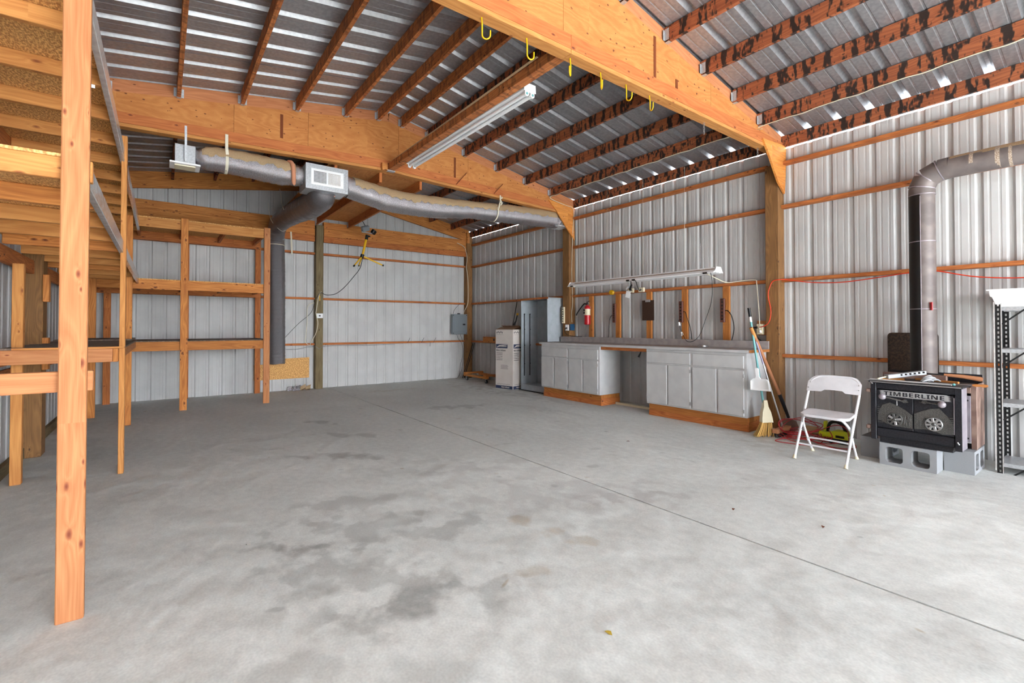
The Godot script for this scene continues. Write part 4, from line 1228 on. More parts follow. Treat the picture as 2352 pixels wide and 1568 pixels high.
	for q in [[0.19, 0.03], [0.235, 0.035]]:
		boxp("label_print", M.black, -0.2165, -0.2151, 1.262 + q[0], 1.262 + q[0] + q[1], 4.075, 4.110, 0.0, 1)
	tubep("valve", M.black, [Vector3(-0.16, 1.605, 4.115), Vector3(-0.16, 1.64, 4.115)], 0.014, 10)
	barp("lever", M.black, Vector3(-0.16, 1.645, 4.10), Vector3(-0.19, 1.675, 4.20), 0.016, 0.006)
	barp("carry_handle", M.steel, Vector3(-0.16, 1.632, 4.105), Vector3(-0.19, 1.628, 4.20), 0.016, 0.006)
	tubep("hose", M.black, spline([Vector3(-0.16, 1.62, 4.09), Vector3(-0.17, 1.625, 4.05), Vector3(-0.18, 1.57, 3.99), Vector3(-0.19, 1.48, 3.91), Vector3(-0.19, 1.43, 3.875)], 6), 0.011, 9)
	tubep("nozzle", M.grime, [Vector3(-0.19, 1.435, 3.878), Vector3(-0.19, 1.405, 3.855)], [0.007, 0.010], 8)
	barp("wall_bracket", M.steel, Vector3(-0.11, 1.55, 4.12), Vector3(-0.095, 1.55, 4.12), 0.03, 0.06)

	thing("clipboard", "brown hardboard clipboard hanging on middle orange stud", "clipboard", Vector3(-0.10, 1.32, 5.345))
	boxp("board", M.clipboard, -0.105, -0.099, 1.322, 1.632, 5.235, 5.455, 0.002, 1)
	boxp("clip", M.galv, -0.112, -0.1055, 1.605, 1.640, 5.30, 5.39, 0.003)
	tubep("nail", M.steel, [Vector3(-0.093, 1.645, 5.345), Vector3(-0.115, 1.648, 5.345)], 0.003, 6)

	# sockets on the mid girt under the light
	thing("junction_box", "amber plastic reel on the girt just left of second orange stud", "box", Vector3(-0.11, 1.77, 4.63))
	st = mb()
	lathe(st, Transform3D(Basis(Vector3.UP, Vector3.LEFT, Vector3.BACK), Vector3(0.02, 0.025, 0)), [Vector2(0.0, 0.05), Vector2(0.036, 0.05), Vector2(0.040, 0.045), Vector2(0.028, 0.03), Vector2(0.040, 0.012), Vector2(0.036, 0.0), Vector2(0.0, 0.0)], 16)
	part("reel", st, M.yellow)
	for b in [[5.03, "cream socket box on the girt, left of the light's dangling plugs", "junction_box"], [5.235, "cream socket box on the girt, right of the light's dangling plugs", "junction_box"]]:
		thing(b[2], b[1], "box", Vector3(-0.11, 1.77, b[0]), "cream socket boxes")
		boxp("case", M.cream, -0.135, -0.0895, 1.765, 1.835, b[0] - 0.05, b[0] + 0.05, 0.006)
		boxp("socket", M.ink, -0.137, -0.1355, 1.79, 1.81, b[0] - 0.012, b[0] + 0.012, 0.001)
	thing("plug", "black and white plugs with a paper tag dangling from chain-hung light", "plug", Vector3(-0.40, 1.6, 5.2))
	tubep("lead", M.cord_black, spline([Vector3(-0.57, 1.90, 5.40), Vector3(-0.50, 1.87, 5.34), Vector3(-0.40, 1.85, 5.26), Vector3(-0.30, 1.80, 5.18), Vector3(-0.20, 1.79, 5.12), Vector3(-0.138, 1.80, 5.06)], 6), 0.006, 7)
	tubep("lead", M.cord_black, spline([Vector3(-0.57, 1.90, 5.44), Vector3(-0.46, 1.90, 5.40), Vector3(-0.35, 1.84, 5.34), Vector3(-0.22, 1.78, 5.28), Vector3(-0.138, 1.80, 5.235)], 6), 0.006, 7)
	tubep("plug_body", M.cord_black, [Vector3(-0.40, 1.86, 5.27), Vector3(-0.38, 1.79, 5.22)], [0.014, 0.016], 8)
	tubep("plug_body", M.white, [Vector3(-0.36, 1.84, 5.18), Vector3(-0.36, 1.80, 5.14)], [0.015, 0.012], 8)
	barp("paper_tag", M.white, Vector3(-0.38, 1.77, 5.20), Vector3(-0.38, 1.67, 5.175), 0.085, 0.002, Vector3.LEFT, 0.0)

	# outlet with blue box on the cabinet-side post; outlet by the brooms
	thing("junction_box", "white double outlet and blue box on post beside tall cabinet", "box", Vector3(-0.15, 1.15, 3.6))
	boxp("cover", M.white, -0.175, -0.1515, 1.155, 1.265, 3.57, 3.645, 0.004)
	boxp("plug_body", M.cord_black, -0.20, -0.1755, 1.19, 1.215, 3.60, 3.63, 0.004)
	boxp("blue_case", M.blue_box, -0.15, -0.06, 1.16, 1.275, 3.6565, 3.70, 0.004)
	lead("cord", [Vector3(-0.20, 1.20, 3.61), Vector3(-0.24, 1.14, 3.63), Vector3(-0.24, 1.08, 3.70), Vector3(-0.20, 1.056, 3.85), Vector3(-0.18, 1.056, 4.0)], 0.005, M.cord_black)
	thing("junction_box", "grimy cream outlet with plugs on girt stub beside nearest right post", "box", Vector3(-0.12, 1.15, 7.05))
	boxp("case", M.cream, -0.135, -0.09, 1.13, 1.26, 7.005, 7.085, 0.004)
	boxp("mount", M.stud, -0.089, -0.05, 1.12, 1.30, 6.99, 7.10, 0.003, 1)
	lead("cord", [Vector3(-0.15, 1.21, 6.98), Vector3(-0.16, 1.16, 6.99), Vector3(-0.17, 1.08, 7.04), Vector3(-0.18, 1.052, 7.08)], 0.006, M.cord_black)
	tubep("plug_body", M.cord_black, [Vector3(-0.15, 1.215, 6.97), Vector3(-0.15, 1.215, 7.02)], [0.006, 0.016], 8)
	tubep("plug_body", M.white, [Vector3(-0.15, 1.15, 7.06), Vector3(-0.15, 1.18, 7.055)], [0.018, 0.014], 8)
	cord("bright orange extension cord draped from post outlet along the right wall girt", [Vector3(-0.15, 1.22, 7.05), Vector3(-0.17, 1.235, 7.12), Vector3(-0.18, 1.29, 7.18), Vector3(-0.18, 1.42, 7.20), Vector3(-0.17, 1.60, 7.165), Vector3(-0.165, 1.70, 7.18), Vector3(-0.165, 1.775, 7.22), Vector3(-0.155, 1.79, 7.30), Vector3(-0.10, 1.785, 7.36), Vector3(-0.095, 1.735, 7.62), Vector3(-0.095, 1.715, 7.95), Vector3(-0.095, 1.76, 8.45), Vector3(-0.095, 1.775, 8.60), Vector3(-0.095, 1.76, 8.72), Vector3(-0.095, 1.68, 9.0), Vector3(-0.095, 1.65, 9.35), Vector3(-0.095, 1.70, 9.8)], 0.0055, M.cord_orange, "", "extension_cord")

	# carton, dolly, poles
	carton()
	thing("furniture_dolly", "low wooden furniture dolly on four casters beside the white box", "dolly", Vector3(-0.2, 0, 1.05))
	boxp("frame_board", M.rail, -0.50, -0.41, 0.10, 0.145, 0.50, 1.42, 0.004)
	boxp("frame_board", M.rail, -0.09, 0.0 - 0.01, 0.10, 0.145, 0.50, 1.42, 0.004)
	boxp("end_board", M.rail, -0.50, -0.01, 0.146, 0.185, 0.50, 0.59, 0.004, 0)
	boxp("end_board", M.rail, -0.50, -0.01, 0.146, 0.185, 1.33, 1.42, 0.004, 0)
	boxp("tan_pad", M.tan_pad, -0.47, -0.42, 0.1455, 0.155, 0.62, 1.30, 0.003)
	for x in [-0.45, -0.05]:
		for z in [0.57, 1.36]:
			var o := Vector3(x, 0.0, z)
			boxp("caster_fork", M.steel, x - 0.022, x + 0.022, 0.055, 0.099, z - 0.018, z + 0.018, 0.003)
			st = mb()
			lathe(st, Transform3D(Basis(Vector3.UP, Vector3.RIGHT, Vector3.BACK), o + Vector3(-0.015, 0.040, 0.015) - origin[T]), [Vector2(0.0, 0.0), Vector2(0.036, 0.0), Vector2(0.040, 0.006), Vector2(0.040, 0.024), Vector2(0.036, 0.03), Vector2(0.0, 0.03)], 18)
			part("wheel", st, M.black)
			tubep("hub", M.steel, [o + Vector3(-0.02, 0.040, 0.015), o + Vector3(0.02, 0.040, 0.015)], 0.014, 10)
	thing("wood_block", "rough plank block with dark knot mounted on girt beside breaker panel", "block", Vector3(-0.11, 0.9, 1.2))
	boxp("plank", M.rail, -0.13, -0.0895, 0.86, 1.0, 0.75, 1.75, 0.004)
	st = mb()
	lathe(st, Transform3D(Basis(Vector3.UP, Vector3.LEFT, Vector3.BACK), Vector3(-0.0205, 0.035, 0.0)), [Vector2(0.0, 0.002), Vector2(0.028, 0.001), Vector2(0.03, 0.0)], 12)
	part("knot", st, M.black)
	var poles := [[Vector3(-0.30, 0.0, 0.12), Vector3(-0.10, 0.83, 0.27), "black rod leaning in the corner, left of a pair"], [Vector3(-0.27, 0.0, 0.15), Vector3(-0.075, 0.84, 0.30), "black rod leaning in the corner, right of a pair"]]
	for q in poles:
		st = mb()
		tube(st, Vector3.ZERO, [q[0], q[1]], 0.008, 7)
		single("rod", st, M.black, q[2], "rod", "black rods in the corner")

	# breaker panel and its wiring
	thing("breaker_panel", "grey metal breaker panel on back wall beside the corner post", "electrical panel", Vector3(-0.38, 1.05, 0.1))
	boxp("case", M.breaker, -0.585, -0.205, 1.055, 1.52, 0.062, 0.155, 0.004)
	boxp("cover", M.breaker, -0.597, -0.195, 1.047, 1.528, 0.1555, 0.162, 0.004)
	boxp("door", M.breaker, -0.55, -0.24, 1.12, 1.46, 0.1625, 0.167, 0.004)
	boxp("latch", M.black, -0.32, -0.255, 1.265, 1.300, 0.1675, 0.173, 0.003)
	for q in [[-0.575, 1.50], [-0.215, 1.50], [-0.575, 1.075], [-0.215, 1.075]]:
		tubep("screw", M.black, [Vector3(q[0], q[1], 0.162), Vector3(q[0], q[1], 0.166)], 0.010, 8)
	tubep("conduit_hub", M.black, [Vector3(-0.40, 1.528, 0.11), Vector3(-0.40, 1.55, 0.11)], 0.035, 10)
	cord("pale cable down the back corner from roof beam to breaker panel", [Vector3(-0.47, 3.22, 0.15), Vector3(-0.30, 3.14, 0.18), Vector3(-0.235, 3.0, 0.18), Vector3(-0.215, 2.85, 0.178), Vector3(-0.23, 2.66, 0.175), Vector3(-0.21, 2.55, 0.172), Vector3(-0.18, 2.3, 0.170), Vector3(-0.175, 1.9, 0.170), Vector3(-0.20, 1.75, 0.170), Vector3(-0.26, 1.62, 0.15), Vector3(-0.28, 1.535, 0.12)], 0.007, M.cord_white, "pale wiring cables", "cable")
	var wires := [[Vector3(-0.45, 1.045, 0.11), Vector3(-0.42, 0.95, 0.12), Vector3(-0.31, 0.80, 0.12), Vector3(-0.28, 0.55, 0.10), Vector3(-0.34, 0.3, 0.08), Vector3(-0.36, 0.04, 0.07)], [Vector3(-0.36, 1.045, 0.11), Vector3(-0.33, 0.96, 0.12), Vector3(-0.27, 0.78, 0.13), Vector3(-0.26, 0.5, 0.10), Vector3(-0.30, 0.2, 0.08), Vector3(-0.42, 0.02, 0.10), Vector3(-0.50, 0.015, 0.14)], [Vector3(-0.56, 1.53, 0.12), Vector3(-0.53, 1.62, 0.12), Vector3(-0.44, 1.72, 0.12), Vector3(-0.36, 1.79, 0.12)]]
	var wl := ["thin black wire below breaker panel, straighter of two", "thin black wire below breaker panel curling onto the floor", "thin black wire arching up from breaker panel's top left"]
	for i in 3:
		cord(wl[i], wires[i], 0.004, M.cord_black, "breaker panel wires", "wire")
	for i in 4:
		st = mb()
		var x: float = [-1.70, -1.36, -1.06, -2.0][i]
		tube(st, Vector3.ZERO, [Vector3(x, 0.87, 0.092), Vector3(x + 0.05, 0.98, 0.12)] if i < 3 else [Vector3(-1.14, 0.86, 0.092), Vector3(-1.17, 0.78, 0.13)], 0.004, 5)
		single("long_nail", st, M.black, ["dark nail on lowest back girt, farthest left of three upright ones", "dark nail on lowest back girt, middle of three upright ones", "dark nail on lowest back girt, nearest the breaker panel", "dark nail on lowest back girt, pointing downward"][i], "nail", "nails in the lowest back girt")

func carton() -> void:
	var o := Vector3(-0.60, 0, 2.545)
	thing("cardboard_box", "tall white printed cardboard box with open flaps beside tall cabinet", "box", o)
	var fx := Vector3(-0.10, 0, -0.49).normalized()   # along the front face, away from the near corner
	var dx := Vector3(0.48, 0, -0.098).normalized()   # along the right face
	var w := 0.475
	var d := 0.33
	var h := 1.172
	var xf := Transform3D(Basis(dx, Vector3.UP, -fx), (fx * w + dx * d) * 0.5 + Vector3(0, h * 0.5, 0))
	var st := mb()
	cbox(st, xf, Vector3(d, h, w), 0.006)
	part("body", st, M.carton)
	# flaps
	var top := Vector3(0, h, 0)
	for q in [[Vector3.ZERO, fx * w, dx * 0.17 + Vector3(0, 0.045, 0)], [dx * d, dx * d + fx * w, -dx * 0.15 + Vector3(0, 0.075, 0)], [fx * w, fx * w + dx * d, -fx * 0.14 + Vector3(0, 0.02, 0)]]:
		st = mb()
		var a: Vector3 = q[0] + top + Vector3(0, 0.002, 0)
		var b: Vector3 = q[1] + top + Vector3(0, 0.002, 0)
		var nn: Vector3 = (b - a).cross(q[2]).normalized()
		var z := (b - a).normalized()
		cbox(st, Transform3D(Basis(nn.cross(z), nn, z), (a + b + q[2]) * 0.5), Vector3(q[2].length(), 0.004, a.distance_to(b)), 0.001)
		part("flap", st, M.kraft)
	var fn := fx.cross(Vector3.UP).normalized()
	if fn.x > 0.0:
		fn = -fn
	var rn := dx.cross(Vector3.UP).normalized()
	if rn.z < 0.0:
		rn = -rn
	var faces := [[fn, -fx, o + fx * w, w, 1.0], [rn, dx, o, d, 0.86]]
	for f in faces:
		var n: Vector3 = f[0]
		var rt: Vector3 = f[1]
		var bs := Basis(rt, Vector3.UP, n)
		var base: Vector3 = f[2] + n * 0.0008
		var k: float = f[4]
		var mk := func(called: String, m: Material, x0: float, y0: float, ww: float, hh: float) -> void:
			var s2 := mb()
			cbox(s2, Transform3D(bs, base + rt * (x0 + ww * 0.5) + Vector3(0, y0 + hh * 0.5, 0) - o), Vector3(ww, hh, 0.001), 0.0)
			part(called, s2, m)
		mk.call("printed_band", M.navy, 0.02 * k, 0.80, 0.31 * k, 0.082)
		# the white sweep across the printed band
		prismp("sweep", M.carton, Transform3D(bs, base + n * 0.0006), [Vector2(0.03 * k, 0.815), Vector2(0.06 * k, 0.815), Vector2(0.13 * k, 0.845), Vector2(0.32 * k, 0.868), Vector2(0.32 * k, 0.878), Vector2(0.11 * k, 0.862)], 0.0006)
		letters("brand_lettering", "Kenmore", M.carton, Transform3D(bs, base + n * 0.0008 + rt * 0.205 * k + Vector3(0, 0.826, 0)), 0.036, 0.20 * k, "Droid Serif")
		letters("product_lettering", "Water Softener", M.ink, Transform3D(bs, base + rt * 0.155 * k + Vector3(0, 0.745, 0)), 0.030, 0.26 * k)
		mk.call("printed_rule", M.ink, 0.02 * k, 0.735, 0.27 * k, 0.002)
		var lines := ["High Capacity Unit", "Easy Installation", "Saves Salt", "Low Water Use", "Quiet Operation"]
		for i in 5:
			mk.call("bullet", M.ink, 0.022 * k, 0.700 - i * 0.034, 0.009, 0.009)
			letters("small_lettering", lines[i], M.ink, Transform3D(bs, base + rt * (0.045 + 0.075) * k + Vector3(0, 0.699 - i * 0.034, 0)), 0.013, 0.15 * k)
		for i in 5:
			mk.call("symbol", M.ink, (0.035 + i * 0.036) * k, 1.095 + (0.012 if i % 2 else 0.0), 0.018 * k, 0.030)
		mk.call("printed_rule", M.ink, 0.03 * k, 1.070, 0.19 * k, 0.003)
		if k == 1.0:
			for i in 4:
				mk.call("fine_print", M.ink, 0.15, 0.395 + i * 0.022, 0.20 - 0.02 * (i % 2), 0.006)
		for i in 9:
			mk.call("handling_mark", M.ink, (0.06 + i * 0.038) * k, 0.085 + 0.004 * (i % 2), 0.016 * k, 0.011)
		mk.call("bottom_band", M.navy, 0.012 * k, 0.004, f[3] - 0.024 * k, 0.058)
		letters("band_lettering", "Water Softener", M.carton, Transform3D(bs, base + n * 0.0008 + rt * f[3] * 0.58 + Vector3(0, 0.020, 0)), 0.028, 0.22 * k)
	thing("grabber_tool", "two black-handled rods standing in the open white box", "tool", Vector3(-0.43, 0.6, 2.28))
	tubep("rod", M.black, [Vector3(-0.47, 0.5, 2.20), Vector3(-0.36, 1.20, 2.20), Vector3(-0.27, 1.74, 2.24)], 0.009, 8)
	tubep("rod", M.black, [Vector3(-0.44, 0.5, 2.25), Vector3(-0.38, 1.22, 2.30)], 0.012, 8)
	tubep("grip", M.black, [Vector3(-0.385, 1.22, 2.285), Vector3(-0.38, 1.28, 2.295), Vector3(-0.35, 1.34, 2.31), Vector3(-0.335, 1.46, 2.335)], [0.024, 0.022, 0.013, 0.013], 10)
	tubep("tip", M.yellow, [Vector3(-0.335, 1.46, 2.335), Vector3(-0.33, 1.50, 2.34)], [0.02, 0.024], 8)

# ---------------------------------------------------------------- back wall odds and ends
func build_back_wall() -> void:
	thing("strand_board", "offcut of strand board leaning on back wall under the duct", "board", Vector3(-4.2, 0.22, 0.05))
	prismp("board", M.osb, Transform3D(Basis(), Vector3(0, 0, 0.022)), [Vector2(-4.72, 0.225), Vector2(-3.752, 0.226), Vector2(-3.750, 0.625), Vector2(-4.22, 0.615), Vector2(-4.26, 0.52), Vector2(-4.72, 0.515)], 0.016)
	thing("foil_scrap", "crumpled foil scraps at foot of back wall beside mossy post", "scrap", Vector3(-3.95, 0, 0.12))
	for q in [[-4.10, 0.12, 0.5], [-3.98, 0.11, 1.2], [-3.87, 0.13, 2.2]]:
		var st := mb()
		var c := Vector3(q[0], 0, q[1])
		for k in 7:
			var p := c + Vector3(rng.randf_range(-0.08, 0.08), 0.0, rng.randf_range(-0.05, 0.06))
			var a := Vector3(rng.randf_range(0.05, 0.10), rng.randf_range(0.0, 0.05), rng.randf_range(-0.04, 0.04))
			var u := Vector3(rng.randf_range(-0.03, 0.03), rng.randf_range(0.03, 0.08), rng.randf_range(-0.03, 0.03))
			quad(st, p - origin[T], p + a - origin[T], p + a + u - origin[T], p + u - origin[T], a.cross(u).normalized())
			quad(st, p - origin[T], p + a - origin[T], p + a - u * 0.1 + Vector3(0, 0.002, 0.05) - origin[T], p + Vector3(0, 0.002, 0.05) - origin[T], Vector3.UP)
		part("crumple", st, M.foil if q[0] < -3.9 else M.dust)
	thing("junction_box", "white outlet box with yellow tag on mossy back wall post", "box", Vector3(-3.6, 1.4, 0.17))
	boxp("cover", M.white, -3.655, -3.535, 1.395, 1.490, 0.166, 0.190, 0.004)
	boxp("socket", M.ink, -3.615, -3.58, 1.43, 1.455, 0.1905, 0.192, 0.001)
	boxp("tag", M.yellow, -3.60, -3.585, 1.74, 1.84, 0.1665, 0.168, 0.0)
	cord("pale cable looping down side of mossy post past its outlet", [Vector3(-3.56, 1.92, 0.172), Vector3(-3.61, 1.85, 0.175), Vector3(-3.66, 1.55, 0.18), Vector3(-3.665, 1.48, 0.185), Vector3(-3.63, 1.30, 0.18), Vector3(-3.66, 1.1, 0.16), Vector3(-3.74, 0.93, 0.13), Vector3(-3.76, 0.86, 0.11)], 0.007, M.cord_white, "pale wiring cables", "cable")
	cord("pale cable hanging in a slack loop left of mossy post", [Vector3(-3.68, 1.70, 0.10), Vector3(-3.80, 1.62, 0.095), Vector3(-3.81, 1.3, 0.095), Vector3(-3.83, 1.05, 0.10), Vector3(-3.84, 0.93, 0.10), Vector3(-3.78, 0.87, 0.10)], 0.006, M.cord_white, "pale wiring cables", "cable")
	cord("thin black wire sagging from mossy post toward the foil duct", [Vector3(-3.67, 1.72, 0.10), Vector3(-3.74, 1.5, 0.09), Vector3(-3.95, 1.30, 0.08), Vector3(-4.15, 1.08, 0.08), Vector3(-4.26, 0.95, 0.1)], 0.004, M.cord_black, "breaker panel wires", "wire")
	cord("thin grey wire sagging along the back wall below lowest girt", [Vector3(-4.24, 0.80, 0.08), Vector3(-4.0, 0.79, 0.08), Vector3(-3.8, 0.83, 0.1), Vector3(-3.66, 0.83, 0.17), Vector3(-3.6, 0.79, 0.172), Vector3(-3.52, 0.83, 0.17), Vector3(-3.2, 0.845, 0.1), Vector3(-2.6, 0.835, 0.1), Vector3(-2.0, 0.845, 0.1)], 0.004, M.breaker, "breaker panel wires", "wire")
	thing("plastic_strap", "white plastic strap hanging from left wall header beside duct bend", "strap", Vector3(-4.12, 2.6, 0.15))
	barp("strap", M.cord_white, Vector3(-4.12, 3.05, 0.135), Vector3(-4.10, 2.62, 0.14), 0.028, 0.003, Vector3.BACK, 0.0)

	# yellow work-light stand hanging from the platform
	thing("work_light_stand", "yellow tripod work light stand hanging upside from ceiling platform", "light stand", Vector3(-3.0, 2.4, 1.03))
	var c := Vector3(-3.045, 2.57, 1.03)
	tubep("pole", M.yellow, [c, Vector3(-2.965, 2.93, 1.03)], 0.022, 12)
	tubep("collar", M.black, [Vector3(-2.970, 2.89, 1.03), Vector3(-2.955, 2.98, 1.03)], 0.028, 10)
	tubep("hub", M.black, [c + Vector3(-0.012, -0.03, 0), c + Vector3(0.006, 0.03, 0)], 0.034, 10)
	for e in [Vector3(-3.215, 2.375, 1.10), Vector3(-2.68, 2.42, 1.10), Vector3(-3.02, 2.43, 0.78)]:
		tubep("leg", M.yellow, [c, e], 0.014, 8)
		tubep("foot", M.black, [e, e + (e - c).normalized() * 0.03], 0.017, 8)
	barp("lamp_bar", M.steel, Vector3(-3.06, 3.03, 1.03), Vector3(-2.84, 3.02, 1.03), 0.02, 0.02)
	var st2 := mb()
	cbox(st2, Transform3D(Basis.from_euler(Vector3(0.3, 0.2, 0.35)), Vector3(-2.99, 3.10, 1.03) - origin[T]), Vector3(0.15, 0.10, 0.08), 0.012)
	part("lamp_head", st2, M.breaker)
	st2 = mb()
	cbox(st2, Transform3D(Basis.from_euler(Vector3(0.5, 0.6, -0.3)), Vector3(-2.84, 3.05, 1.06) - origin[T]), Vector3(0.10, 0.08, 0.07), 0.012)
	part("lamp_head", st2, M.black)
	tubep("hanging_cord", M.cord_black, [Vector3(-2.99, 3.15, 1.03), Vector3(-3.045, 3.24, 1.03), Vector3(-3.045, 3.26, 1.06)], 0.006, 6)
	lead("cord", [Vector3(-3.04, 2.55, 1.03), Vector3(-3.06, 2.35, 0.95), Vector3(-3.13, 2.18, 0.75), Vector3(-3.22, 2.0, 0.5), Vector3(-3.33, 1.88, 0.3), Vector3(-3.48, 1.86, 0.19), Vector3(-3.58, 1.90, 0.176), Vector3(-3.66, 1.78, 0.176)], 0.006, M.cord_black)
	tubep("knob", M.black, [Vector3(-2.93, 2.96, 1.03), Vector3(-2.90, 2.96, 1.05)], 0.014, 8)

# ---------------------------------------------------------------- stove corner
# A hollow concrete block: corner at c, long axis u, hollow axis d.
func concrete_block(label: String, c: Vector3, u: Vector3, d: Vector3) -> void:
	var o := c + u * 0.195 + d * 0.095
	thing("concrete_block", label, "concrete block", o, "concrete blocks under the stove")
	var us := [0.0, 0.045, 0.165, 0.225, 0.345, 0.39]
	var vs := [0.0, 0.028, 0.162, 0.19]
	var P := func(a: float, b: float, e: float) -> Vector3: return c + u * a + Vector3.UP * b + d * e - o
	var st := mb()
	for i in 5:
		for j in 3:
			var hole: bool = j == 1 and (i == 1 or i == 3)
			var q := [[us[i], vs[j]], [us[i + 1], vs[j]], [us[i + 1], vs[j + 1]], [us[i], vs[j + 1]]]
			if not hole:
				quad(st, P.call(q[0][0], q[0][1], 0.0), P.call(q[1][0], q[1][1], 0.0), P.call(q[2][0], q[2][1], 0.0), P.call(q[3][0], q[3][1], 0.0), -d)
				quad(st, P.call(q[0][0], q[0][1], 0.19), P.call(q[1][0], q[1][1], 0.19), P.call(q[2][0], q[2][1], 0.19), P.call(q[3][0], q[3][1], 0.19), d)
			else:
				var mid := Vector2((q[0][0] + q[2][0]) * 0.5, (q[0][1] + q[2][1]) * 0.5)
				# rounded corners of the hollow
				var ring := []
				var r := 0.022
				for k in 4:
					var cx: float = q[k][0] + (r if k == 0 or k == 3 else -r)
					var cy: float = q[k][1] + (r if k < 2 else -r)
					for s in 4:
						var a := PI + PI * 0.5 * k + PI * 0.5 * s / 3.0
						ring.append(Vector2(cx + r * cos(a), cy + r * sin(a)))
				for k in ring.size():
					var a: Vector2 = ring[k]
					var b: Vector2 = ring[(k + 1) % ring.size()]
					var nn := mid - (a + b) * 0.5
					quad(st, P.call(a.x, a.y, 0.0), P.call(b.x, b.y, 0.0), P.call(b.x, b.y, 0.19), P.call(a.x, a.y, 0.19), (u * nn.x + Vector3.UP * nn.y).normalized())
				for e in [[0.0, -d], [0.19, d]]:
					for k in 4:
						for s in 3:
							tri(st, P.call(q[k][0], q[k][1], e[0]), P.call(ring[k * 4 + s].x, ring[k * 4 + s].y, e[0]), P.call(ring[k * 4 + s + 1].x, ring[k * 4 + s + 1].y, e[0]), e[1])
						var k2 := (k + 1) % 4
						quad(st, P.call(q[k][0], q[k][1], e[0]), P.call(q[k2][0], q[k2][1], e[0]), P.call(ring[k2 * 4].x, ring[k2 * 4].y, e[0]), P.call(ring[k * 4 + 3].x, ring[k * 4 + 3].y, e[0]), e[1])
	for e in [[0.0, -u], [0.39, u]]:
		quad(st, P.call(e[0], 0.0, 0.0), P.call(e[0], 0.0, 0.19), P.call(e[0], 0.19, 0.19), P.call(e[0], 0.19, 0.0), e[1])
	for e in [[0.0, Vector3.DOWN], [0.19, Vector3.UP]]:
		quad(st, P.call(0.0, e[0], 0.0), P.call(0.39, e[0], 0.0), P.call(0.39, e[0], 0.19), P.call(0.0, e[0], 0.19), e[1])
	part("block", st, M.block)

func ball(called: String, m: Material, c: Vector3, r: float, squash := 1.0) -> void:
	var st := mb()
	var prof := []
	for k in 9:
		var a := PI * k / 8.0
		prof.append(Vector2(r * sin(a), -r * squash * cos(a)))
	lathe(st, Transform3D(Basis(), c - origin[T]), prof, 14)
	part(called, st, m)

